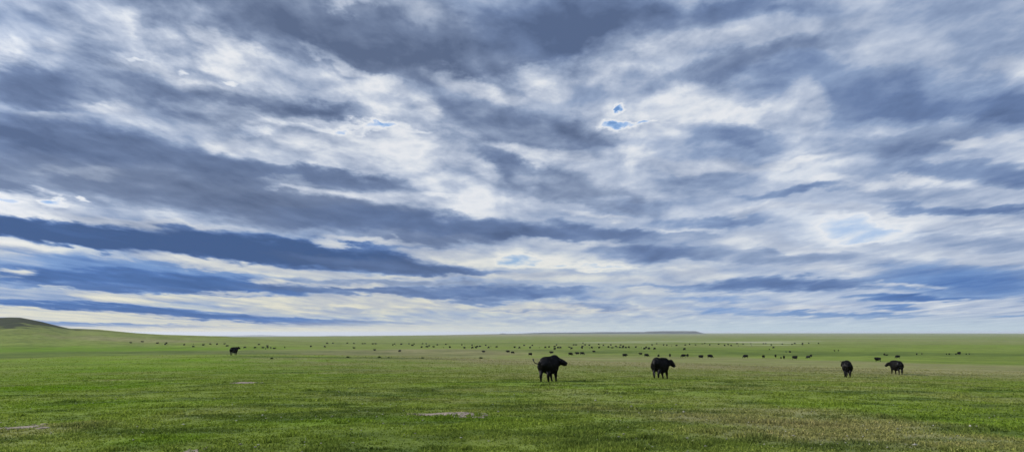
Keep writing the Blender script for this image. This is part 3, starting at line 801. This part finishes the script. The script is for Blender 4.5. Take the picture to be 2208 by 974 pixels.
def cow_mesh(name, head=(1.18, 0, 1.16), muzzle=(1.5, 0, .86), neck=(.92, 0, 1.12), feet=((0, 0), (0, 0), (0, 0), (0, 0)), tail=None,
             drop=0.0, lying=False, bull=False, res=.028, belly=0.0, rump=0.0, deci=None):
    """standing cattle facing +X, about 1.35 m tall; feet = shifts along x, y of front left, front right, hind left, hind right"""
    bm = bmesh.new()
    k = 1.12 if bull else 1.0
    Y1 = Vector((0, 1, 0))
    z = lambda v: v - drop
    # barrel
    loft(bm, [((-.98, 0, z(1.07 + rump)), .10, .13), ((-.93, 0, z(1.04 + rump)), .22, .25), ((-.78, 0, z(1.0 + rump)), .31, .36), ((-.5, 0, z(.93 + rump * .5)), .345, .42),
              ((-.1, 0, z(.88)), .385 * k, .46 + belly), ((.28, 0, z(.87)), .38 * k, .475 + belly), ((.58, 0, z(.90)), .34 * k, .46), ((.80, 0, z(.93)), .28 * k, .40), ((.94, 0, z(1.0)), .16 * k, .24), ((1.02, 0, z(1.0)), .08, .12)], seg=20)
    # withers and hook bones
    loft(bm, [((.35, 0, z(1.25)), .09, .06), ((.6, 0, z(1.29)), .11, .08), ((.85, 0, z(1.22)), .09, .08)])
    for s in (-1, 1): loft(bm, [((-.62, s * .2, z(1.2 + rump)), .05, .05), ((-.5, s * .23, z(1.2 + rump)), .08, .07), ((-.36, s * .2, z(1.19)), .05, .05)])
    H, M, N = Vector(head), Vector(muzzle), Vector(neck)
    nk = 1.16 if bull else 1.0
    # neck, dewlap
    loft(bm, [((.55, 0, z(1.03)), .24, .33), (tuple((Vector((.62, 0, z(1.03))) + N) / 2 + Vector((0, 0, .02 * nk))), .23 * nk, .31 * nk), (tuple(N), .19 * nk, .25 * nk), (tuple(N * .35 + H * .65), .15 * nk, .195 * nk), (tuple(H), .13, .15)])
    loft(bm, [((.78, 0, z(.62)), .05, .10), ((.92, 0, z(.75)), .06, .14), (tuple(N * .8 + Vector((.2, 0, z(.6) * .2))), .045, .10)])
    # head
    d = (M - H).normalized()
    crown = H - d * .03 + Vector((0, 0, .05))
    loft(bm, [(tuple(crown - d * .09), .07, .07), (tuple(crown), .13, .13), (tuple(H + d * .10), .14, .155), (tuple(H + d * .22 + Vector((0, 0, -.01))), .12, .145), (tuple(H.lerp(M, .82)), .098, .115), (tuple(M), .105, .105), (tuple(M + d * .05), .08, .075)])
    side = Vector((0, 0, 1)).cross(d).normalized(); upv = d.cross(side).normalized()
    loft(bm, [(tuple(H + d * .08 - upv * .1), .07, .06), (tuple(H.lerp(M, .6) - upv * .07), .055, .045), (tuple(M - upv * .03), .05, .04)])
    for s in (-1, 1):      # ears and brow
        e0 = crown + side * s * .09 - d * .01 + Vector((0, 0, .01))
        e1 = e0 + side * s * .15 + Vector((0, 0, .02)) - d * .03
        e2 = e0 + side * s * .29 + Vector((0, 0, -.01)) - d * .05
        loft(bm, [(tuple(e0), .03, .022), (tuple(e1), .062, .024), (tuple(e2), .018, .014)], seg=8)
        b0 = H + d * .07 + side * s * .095 + upv * .05
        loft(bm, [(tuple(b0 - d * .05), .02, .02), (tuple(b0), .035, .03), (tuple(b0 + d * .05), .02, .02)], seg=8)
        nz = M + d * .04 + side * s * .045 + upv * .02
        loft(bm, [(tuple(nz - d * .03), .022, .022), (tuple(nz), .025, .025), (tuple(nz + d * .015), .014, .014)], seg=8)
    # legs
    if not lying:
        for i, s in ((0, 1), (1, -1)):
            fx, fy = feet[i]
            loft(bm, [((.62, s * .17, z(1.0)), .10, .17), ((.60, s * .19, z(.72)), .13, .17), ((.57 + fx * .2, s * .18, z(.56)), .10, .12), ((.60 + fx * .55, s * .165 + fy * .5, z(.36) + drop * .5), .085, .09), ((.60 + fx * .8, s * .16 + fy * .8, .22), .064, .066), ((.60 + fx * .95, s * .16 + fy, .10), .048, .05), ((.63 + fx, s * .16 + fy, .045), .06, .066), ((.64 + fx, s * .16 + fy, -.01), .066, .078)], up=Y1, seg=10)
        for i, s in ((2, 1), (3, -1)):
            fx, fy = feet[i]
            loft(bm, [((-.72, s * .16, z(1.05)), .12, .20), ((-.70, s * .19, z(.82)), .15, .24), ((-.66 + fx * .2, s * .2, z(.64)), .12, .18), ((-.76 + fx * .45, s * .18 + fy * .4, z(.50) + drop * .4), .08, .105), ((-.82 + fx * .7, s * .17 + fy * .6, .38), .072, .085), ((-.80 + fx * .85, s * .165 + fy * .8, .24), .064, .067), ((-.78 + fx, s * .16 + fy, .10), .047, .05), ((-.75 + fx, s * .16 + fy, .045), .06, .066), ((-.74 + fx, s * .16 + fy, -.01), .066, .078)], up=Y1, seg=10)
        loft(bm, [((-.35, 0, z(.60)), .08, .06), ((-.45, 0, z(.53)), .12, .07), ((-.6, 0, z(.60)), .09, .06)])
    else:
        for s in (-1, 1):
            loft(bm, [((.62, s * .2, .35), .1, .16), ((.8, s * .24, .12), .07, .08), ((.5, s * .25, .06), .05, .05), ((.38, s * .24, .05), .045, .045)])
            loft(bm, [((-.6, s * .22, .38), .14, .22), ((-.35, s * .32, .18), .12, .14), ((-.65, s * .36, .07), .06, .06), ((-.3, s * .38, .06), .05, .05)])
    # tail
    tl = tail or [(-.93, 0, 1.24 - drop), (-1.04, 0, 1.16 - drop), (-1.07, 0, .9 - drop * .7), (-1.06, .02, .62 - drop * .3), (-1.05, .03, .46)]
    loft(bm, [(tuple(p), r, r) for p, r in zip(tl, (.06, .046, .036, .032, .030, .028, .026))], seg=8)
    for v in bm.verts: v.co.x *= .88
    tl = [(p[0] * .88, p[1], p[2]) for p in tl]
    raw = bpy.data.meshes.new(name); bm.to_mesh(raw); bm.free()
    o = bpy.data.objects.new("tmp", raw); COL.objects.link(o)
    md = o.modifiers.new("r", 'REMESH'); md.mode = 'VOXEL'; md.voxel_size = res
    sm = o.modifiers.new("s", 'SMOOTH'); sm.factor = .6; sm.iterations = 7 if res < .04 else 1
    if deci: dm = o.modifiers.new("d", 'DECIMATE'); dm.ratio = deci
    bpy.context.view_layer.update()
    me = bpy.data.meshes.new_from_object(o.evaluated_get(bpy.context.evaluated_depsgraph_get()))
    bpy.data.objects.remove(o); bpy.data.meshes.remove(raw)
    me.name = name; me.materials.clear(); me.materials.append(m_coat)
    me.polygons.foreach_set("use_smooth", np.ones(len(me.polygons), bool))
    return me, tl[-1], tl[-2]


def tuft_mesh(end, prev, L=.22):
    e, p = Vector(end), Vector(prev)
    d = (e - p).normalized()
    bm = bmesh.new()
    rr_ = random.Random(4)
    loft(bm, [(tuple(e - d * .04), .02, .02), (tuple(e + d * L * .35), .04, .04), (tuple(e + d * L * .75), .033, .03), (tuple(e + d * L), .008, .008)], seg=8)
    for k in range(26):
        a = rr_.random() * 6.283; r = Vector((math.cos(a), math.sin(a), rr_.uniform(-.3, .3))) * .03
        q = e + d * rr_.uniform(.0, L * .4) + r
        t = q + d * rr_.uniform(L * .4, L * .8) + r * .3
        w = Vector((math.sin(a), -math.cos(a), 0)) * .008
        v = [bm.verts.new(x) for x in (q - w, q + w, t)]
        bm.faces.new(v)
    me = bpy.data.meshes.new("tail_switch"); bm.to_mesh(me); bm.free(); me.materials.append(m_hair)
    return me


def place(o, px, py, heading, scale, sink=.03):
    """heading in degrees seen by the camera: 0 faces right, 90 faces away, 180 faces left, -90 faces the camera"""
    x, y = ground_at(px, py)
    z = float(full_h(np.array([x]), np.array([y]))[0])
    view = math.atan2(-x, y)
    o.location = (x, y, z - sink * scale); o.rotation_euler = (0, 0, R(heading) + view); o.scale = (scale,) * 3
    return y


HERD = "black cattle spread over the prairie"
# the five that stand apart, each with its own pose
CLOSE = [
 ("bull", (1184, 822.5), 70, 1.03, dict(bull=True, belly=.0, res=.022, neck=(.98, -.14, 1.03), head=(1.12, -.32, 1.03), muzzle=(1.2, -.60, .92), feet=((.10, -.08), (-.08, -.06), (-.04, .02), (.06, -.04)),
     tail=[(-.90, .02, 1.10), (-1.0, .14, 1.02), (-1.03, .30, .99), (-1.03, .42, 1.02), (-1.02, .49, 1.07), (-1.01, .52, 1.14)]),
     "black bull nearest the camera, standing with its tail curled out to the left", "bull"),
 ("cow", (1425, 816.5), 68, 1.02, dict(belly=.03, rump=.08, res=.022, neck=(.96, -.14, 1.0), head=(1.06, -.34, 1.06), muzzle=(1.10, -.56, .80), feet=((.02, -.08), (.06, -.04), (.08, .02), (-.06, .02))),
     "black cow right of the bull, head turned aside with one ear sticking out", "cow"),
 ("cow", (1828, 813.0), 92, 1.08, dict(belly=.04, res=.022, neck=(.95, .08, 1.05), head=(1.08, .24, 1.12), muzzle=(1.28, .36, .90), feet=((0, .03), (0, -.03), (.03, -.04), (-.05, .02))),
     "black cow seen from behind, the narrow one left of the rightmost large cow", "cow"),
 ("cow", (1934, 806.3), 118, 1.12, dict(belly=.04, res=.022, neck=(.98, .10, .98), head=(1.12, .30, .98), muzzle=(1.24, .54, .80), feet=((.05, .03), (-.06, .02), (.0, -.02), (.06, -.02))),
     "stout black cow facing left, the rightmost of the four large ones", "cow"),
 ("cow", (504, 765.2), 55, 1.03, dict(belly=.03, res=.025, neck=(.88, -.10, 1.12), head=(1.0, -.24, 1.26), muzzle=(1.18, -.44, 1.10), feet=((.08, 0), (-.1, 0), (.06, 0), (-.14, 0))),
     "lone black cow standing head high on the left side of the plain", "cow"),
]
for name, (px, py), hd, sc_, kw, lab, cat in CLOSE:
    me, e, p = cow_mesh("black_" + name, **kw)
    o = link(bpy.data.objects.new("black_" + name, me)); tag(o, lab, cat, HERD)
    place(o, px, py, hd, sc_)
    link(bpy.data.objects.new("tail_switch", tuft_mesh(e, p, .12 if name == 'bull' else .24)), o)

# the poses of the herd
POSE = {}
POSE['stand'] = cow_mesh("standing_cow", belly=.04, res=.045)[0]
POSE['graze'] = cow_mesh("grazing_cow", neck=(1.02, 0, .72), head=(1.2, .03, .42), muzzle=(1.36, .06, .12), feet=((.12, 0), (-.12, 0), (.08, 0), (-.1, 0)), belly=.05, res=.045)[0]
POSE['walk'] = cow_mesh("walking_cow", neck=(1.0, 0, 1.02), head=(1.25, 0, .96), muzzle=(1.54, 0, .72), feet=((.24, 0), (-.2, 0), (-.16, 0), (.26, 0)), belly=.04, res=.045)[0]
POSE['turn'] = cow_mesh("turned_cow", neck=(.9, .14, 1.12), head=(1.0, .36, 1.14), muzzle=(.96, .68, .9), feet=((.05, 0), (-.05, 0), (.05, 0), (-.1, 0)), belly=.05, res=.045)[0]
POSE['lie'] = cow_mesh("resting_cow", drop=.47, lying=True, neck=(.95, 0, .72), head=(1.14, .05, .78), muzzle=(1.42, .12, .56), tail=[(-.93, 0, .75), (-1.0, .05, .6), (-1.0, .2, .3), (-.95, .32, .08), (-.8, .4, .05)], res=.045)[0]

# second rank: place of the feet, pose, heading, size, label
MID = [
 (417, 748.5, 'stand', 170, .95, "broad little black cow below the faint speck, between hill and lone cow"),
 (528, 750.5, 'graze', 185, 1.0, "black cow grazing just right of the lone standing cow"),
 (550, 750.5, 'graze', 170, .9, "hunched black cow left of the tight little cluster near the lone cow"),
 (566.5, 751, 'stand', 5, .95, "squarish black cow at the left end of the tight little cluster"),
 (584, 751, 'turn', 110, .85, "black cow left half of the touching pair right of the lone cow"),
 (591, 751.5, 'lie', 0, 1.05, "low long black cow, right half of the touching pair near the lone cow"),
 (614, 750, 'stand', 85, .95, "small upright black cow alone, right of the tight little cluster"),
 (763.5, 751.5, 'stand', 180, .9, "oblong black cow by itself, under two tiny specks on the plain"),
 (808, 756, 'stand', 170, .8, "black cow under the wide pair of specks, on the dark band left of centre"),
 (862, 758.5, 'graze', 140, .9, "slanting black cow on the dark band, left of the centre herd"),
 (1043, 760, 'stand', 185, .85, "black cow left of the overlapping pair, short of the centre herd"),
 (1095.5, 760.2, 'stand', 170, .95, "left and higher cow of the overlapping pair left of the bull"),
 (1105, 762, 'graze', 10, .85, "right and lower cow of the overlapping pair left of the bull"),
 (1143.5, 766.5, 'turn', 25, .98, "black cow standing just above and left of the bull's raised tail"),
 (1189.5, 762.5, 'stand', 175, .98, "black cow seen straight above the bull's back"),
 (1230, 766, 'graze', 8, 1.0, "grazing black cow above and right of the bull's head"),
 (1245, 764.5, 'stand', 185, .95, "left half of the long touching pair right of the bull"),
 (1255, 764.5, 'graze', -5, 1.0, "right half of the long touching pair right of the bull"),
 (1281, 759.7, 'stand', 185, .8, "small black cow on the dark band, right of the long touching pair"),
 (1347, 769, 'walk', 4, .98, "sideways black cow left of the eared cow, apart on the dark band"),
 (1381.5, 765, 'stand', 175, .8, "smaller rear one of the two cows up left of the eared cow"),
 (1394, 768.8, 'graze', 8, .95, "nearer, larger one of the two cows up left of the eared cow"),
 (1420, 768, 'lie', 80, .95, "small rounded black cow directly above the eared cow's rump"),
 (1444.5, 769, 'stand', 95, .95, "roundish black cow just above the eared cow's head"),
 (1474, 770, 'graze', 190, .95, "left grazing cow of the pair right of the eared cow"),
 (1482.5, 769.5, 'stand', 75, .95, "upright narrow cow touching the grazing one, right of the eared cow"),
 (1511.5, 772.5, 'turn', 15, .95, "thickset black cow in the row between eared cow and rear-view cow"),
 (1531, 771.5, 'graze', -3, 1.0, "long black cow grazing rightward, in the row right of the eared cow"),
 (1608, 771.5, 'graze', 183, .98, "black cow grazing leftward alone in the middle of the right row"),
 (1646.5, 771.5, 'turn', 60, .85, "compact black cow standing alone right of the leftward grazer"),
 (1672.5, 770, 'stand', 80, .85, "narrow black cow left of the calf in the right row"),
 (1684, 773, 'stand', 100, .55, "black calf standing at the left of its mother in the right row"),
 (1690.5, 773.2, 'stand', 95, .9, "upright narrow black cow beside the calf in the right row"),
 (1714, 774.8, 'turn', 12, 1.0, "widest black cow of the right row, side on, right of the calf"),
 (1743, 772.5, 'graze', 150, .85, "lower cow of the overlapping pair at the right row's end"),
 (1749, 769.5, 'stand', 70, .8, "upper cow of the overlapping pair at the right row's end"),
 (1703.5, 760.5, 'stand', 120, .8, "small black cow up on the dark band above the right row"),
 (1893, 779, 'turn', 175, .98, "black cow standing side on, up left of the stout leftward cow"),
 (1936, 772, 'graze', 195, .92, "black cow grazing straight above the stout leftward cow's back"),
 (1907, 766, 'stand', 80, .75, "small upright cow in the pair between side-on cow and the stout one"),
 (1911.5, 765.8, 'lie', 0, .6, "tiny calf lying right of the small upright cow near the stout one"),
]
# the far herd: place of the feet and width seen, in photograph pixels
FARH = """282,740,5 307,737,6 339,740,7 359,741,3.2 356,743.5,3.2 397,744.5,3.6 417,742,2.2 438,745.2,6 453,742.8,5 468,743,3 484,741.6,5 490,747,6
558,743.8,5 576,747,5 577,750.5,3 572.5,752.5,2.6 670,748.2,3 700,748.6,4.4 705,741,5 718,740.5,4 749,740.5,4 763,741.2,4 782,742,4.4 787,741.4,4 804,742.4,5 810,742.2,5.5
847,744.5,3 851,742.4,2 853.5,745,2 865,743.2,6 882,742.2,2 889,745.6,6 893,742.4,3 911.5,741.8,4 919,742,3 909,749.8,4 920,748.8,6 925.5,746.6,4.4 935,749,5 943,744.4,2.6 961.5,743,3.4 956,749.6,2.2 970,750,3.2
996,744.4,3 1002.5,744,2 1001.5,751.4,5 1018,745,3.4 1023,746,2.2 1018.5,751,3 1026,750.4,4 1029,748.4,2.6 1034.5,748,5.5 1047.5,745.4,2.8 1053.5,750.4,4.2 1058.5,747.4,2.2 1071,749,5 1109.5,750.2,2.8 1120,751,4.6 1130,745.8,3.8 1148,745.8,2.4 1143,751,3
1162.5,750,2.6 1176,750.2,4.2 1184,749.6,4.6 1196,748.4,4.6 1196,754,4 1200,744.6,2.2 1203,751,5 1208.5,751,4.8 1228,748.8,5 1232.5,752.6,5 1237.5,744.2,4 1242,744.4,4 1257,740.6,2.8 1261.5,744.6,2.8 1270.5,745.2,3.2 1255.5,748.6,3.6 1254.5,751.4,3.2 1276,750.8,5 1271,750.6,2.4
1291,743.2,2.8 1292,751,4.2 1301,745.6,3.2 1312,749.4,3.6 1317,744.6,2.2 1320.5,750.2,5 1328,747.8,4.6 1330.5,749.6,2.6 1338.5,744.8,3.8 1344,747.2,3.6 1336.5,750.2,4.2 1343,750.2,3.2 1349.5,750.6,3.2 1356,749.8,4.2 1371,749.8,4.2 1383,750,2
1389.5,753.6,3.6 1393.5,750.6,3.4 1399,753.4,4.6 1399.5,749,2.2 1406,744.6,3.2 1411.5,753.4,3.4 1416,741.8,2.2 1431,744.6,3.2 1438,745.2,3.4 1448,746,2.2 1459,745.8,4.8 1478,744.6,4.2 1476,754.6,5 1487,743.2,2.2
1500,743.6,4 1514.5,741,3.2 1519.5,740.8,2.8 1530.5,744.4,3.2 1550,742.6,4.2 1562.5,745.6,2.2 1570,743.6,2.8 1576.5,746,2.2 1589.5,741.6,4.2 1592,745.8,2 1602,742.4,4 1619,741,3.2 1621,745.4,2 1646.5,741.5,3.4 1651,741.5,3.6 1663,744.4,3.2 1668,750.6,3.2 1659,754,3.2 1687,742.4,2.8 1695,759.6,2.2
1708,743,3.2 1713.5,741.6,5 1730.5,740.6,3.6 1730,743.4,3.4 1744,740.8,2.4 1765,741,2.4 1808,756.6,3.2 1799.5,757,2 1977,764.6,4 1988,764.2,4 2041,764.6,4 2047,764.6,3.6 2061.5,764.8,2.2 2068,764.6,4.6 2083.5,764.6,4 2090,764.4,4"""
FAR = [tuple(float(v) for v in t.split(',')) for t in FARH.split()]
rs = random.Random(11)
MIDG = "mid-distance black cattle of the herd"
for px, py, pose, hd, sc_, lab in MID:
    o = link(bpy.data.objects.new("black_calf" if 'calf' in lab.split(' ')[:2] or sc_ < .6 else "black_cow", POSE[pose]))
    place(o, px, py, hd, sc_ * 1.02)
    tag(o, lab, "calf" if sc_ < .61 else "cow", MIDG)

ORD = "first second third fourth fifth sixth seventh eighth ninth tenth eleventh twelfth thirteenth fourteenth fifteenth sixteenth seventeenth eighteenth nineteenth twentieth".split()
ZONES = [(0, 500, "between hill and lone cow"), (500, 640, "just right of lone cow"), (640, 830, "on the empty left-centre plain"), (830, 985, "at the dense herd's left end"),
         (985, 1155, "left of the bull"), (1155, 1222, "over the bull"), (1222, 1310, "right of the bull"), (1310, 1405, "left of the eared cow"), (1405, 1495, "over the eared cow"),
         (1495, 1610, "right of the eared cow"), (1610, 1780, "above the right row"), (1780, 1950, "near the rear-view cow"), (1950, 2208, "at far right")]
cells = {}
for i, (px, py, w) in enumerate(FAR):
    zi = next(k for k, zn in enumerate(ZONES) if zn[0] <= px < zn[1])
    row = 0 if py < 743.2 else (1 if py < 747.2 else 2)
    cells.setdefault((zi, row), []).append(i)
for (zi, row), ids in cells.items():
    ids.sort(key=lambda i: FAR[i][0])
    rown = ("farthest line", "middle line", "nearest line")[row]
    for r_, i in enumerate(ids):
        px, py, w = FAR[i]
        x, y = ground_at(px, py)
        full = 2.35 / y * F              # a side-on animal here, in photograph pixels
        q = w / full
        small = q < .42
        sc_ = 1.0
        if small: sc_ = max(.55, q * 1.25); hd = rs.choice((90, -90, 70, 110)); pose = 'stand' if rs.random() < .6 else 'turn'
        elif q < .75: hd = rs.choice((55, 125, -50, -130)); pose = rs.choice(('graze', 'stand', 'turn', 'graze'))
        else: sc_ = min(1.12, max(.9, q)); hd = rs.choice((0, 180)) + rs.uniform(-18, 18); pose = rs.choice(('graze', 'graze', 'walk', 'stand', 'lie'))
        o = link(bpy.data.objects.new("black_cow", POSE[pose]))
        place(o, px, py, hd, sc_ * 1.1, .03)
        kind = "speck-sized black cow" if small else ("tiny black cow" if q < .75 else "tiny broadside black cow")
        n_ = len(ids)
        pos_ = "only one" if n_ == 1 else (ORD[r_] + " from left")
        tag(o, f"{kind}, {pos_}, {rown} {ZONES[zi][2]}", "cow", "far black cattle grazing near the horizon")
        if len(o['label'].split()) > 16: print("LONG", o['label'])

# dark weeds standing on the plain
m_weed, G = material("weed_leaves")
bs = G.n('ShaderNodeBsdfPrincipled'); bs.inputs['Roughness'].default_value = .9
G.set(bs.inputs['Base Color'], G.ramp(G.noise(G.n('ShaderNodeNewGeometry').outputs['Position'], 8, 3), [(.35, (.05, .075, .02)), (.65, (.09, .12, .035))]))
o_ = G.n('ShaderNodeOutputMaterial'); G.set(o_.inputs[0], bs.outputs[0])


def weed_mesh(seed, n=240):
    r = np.random.default_rng(seed)
    a = r.random(n) * 6.283; rad = np.sqrt(r.random(n)) * .5; h = r.uniform(.15, .6, n) * (1 - rad * .9)
    bx, by = np.cos(a) * rad * .5, np.sin(a) * rad * .5
    tx, ty = np.cos(a) * rad * 1.15, np.sin(a) * rad * 1.15
    w = r.uniform(.012, .035, n); wa = r.random(n) * 6.283
    wx, wy = np.cos(wa) * w, np.sin(wa) * w
    Vv = np.stack([np.stack([bx - wx, by - wy, np.zeros(n)], 1), np.stack([bx + wx, by + wy, np.zeros(n)], 1),
                   np.stack([(bx + tx) / 2 + wx * 1.4, (by + ty) / 2 + wy * 1.4, h * .7], 1), np.stack([(bx + tx) / 2 - wx * 1.4, (by + ty) / 2 - wy * 1.4, h * .7], 1), np.stack([tx, ty, h], 1)], 1).reshape(-1, 3)
    b_ = np.arange(n)[:, None] * 5
    t_ = np.concatenate([b_ + [[0, 1, 2]], b_ + [[0, 2, 3]], b_ + [[3, 2, 4]]])
    return mesh_np("weed_clump", Vv, t_, m_weed, smooth=False)


WM = [weed_mesh(k) for k in range(3)]
for k, (px, py, s, lab) in enumerate([(1037, 772.5, 1.5, "dark weed clump on the tan band left of the bull"), (818, 770.5, 1.1, "weed clump on the tan strip below the slanting cow's left"), (838, 771, .8, "smaller weed clump right of another on the tan strip, left centre"),
        (911, 772, 1.1, "weed clump on the tan strip midway between the slanting cow and the bull"), (586, 773, 1.0, "low dark weed clump on the dark line right of the lone cow"), (750, 770.5, 1.2, "weed clump on the dark line under the oblong cow"),
        (1848, 790, .5, "small dark weed clump just right of the rear-view cow's back"), (545, 757.5, 1.1, "faint weed clump on the pale strip right of the lone cow")]):
    o = link(bpy.data.objects.new("weed_clump", WM[k % 3])); x, y = ground_at(px, py)
    o.location = (x, y, float(full_h(np.array([x]), np.array([y]))[0]) - .01); o.scale = (s * .55, s * .55, s * .5); o.rotation_euler.z = k
    tag(o, lab, "weed", "dark weed clumps on the plain")
HAZE = 3.4e-5
# ------------------------------------------------------------------ air
m_haze = bpy.data.materials.new("air"); m_haze.use_nodes = True
G = NT(m_haze.node_tree)
pv = G.n('ShaderNodeVolumePrincipled'); pv.inputs['Color'].default_value = (.90, .94, 1.0, 1); pv.inputs['Density'].default_value = HAZE
pv.inputs['Anisotropy'].default_value = .2
o_ = G.n('ShaderNodeOutputMaterial'); G.t.links.new(pv.outputs[0], o_.inputs[1])
lo = -400.0
hi = 24.0
bm = bmesh.new(); bmesh.ops.create_cube(bm, size=1.0)
bmesh.ops.transform(bm, matrix=Matrix.Translation((0, 0, (lo + hi) / 2)) @ Matrix.Diagonal((130000, 130000, hi - lo, 1)), verts=bm.verts)
me = bpy.data.meshes.new("haze"); bm.to_mesh(me); bm.free(); me.materials.append(m_haze)
hz_o = link(bpy.data.objects.new("haze", me)); tag(hz_o, "thin haze paling the far plain", 'haze', kind='stuff')
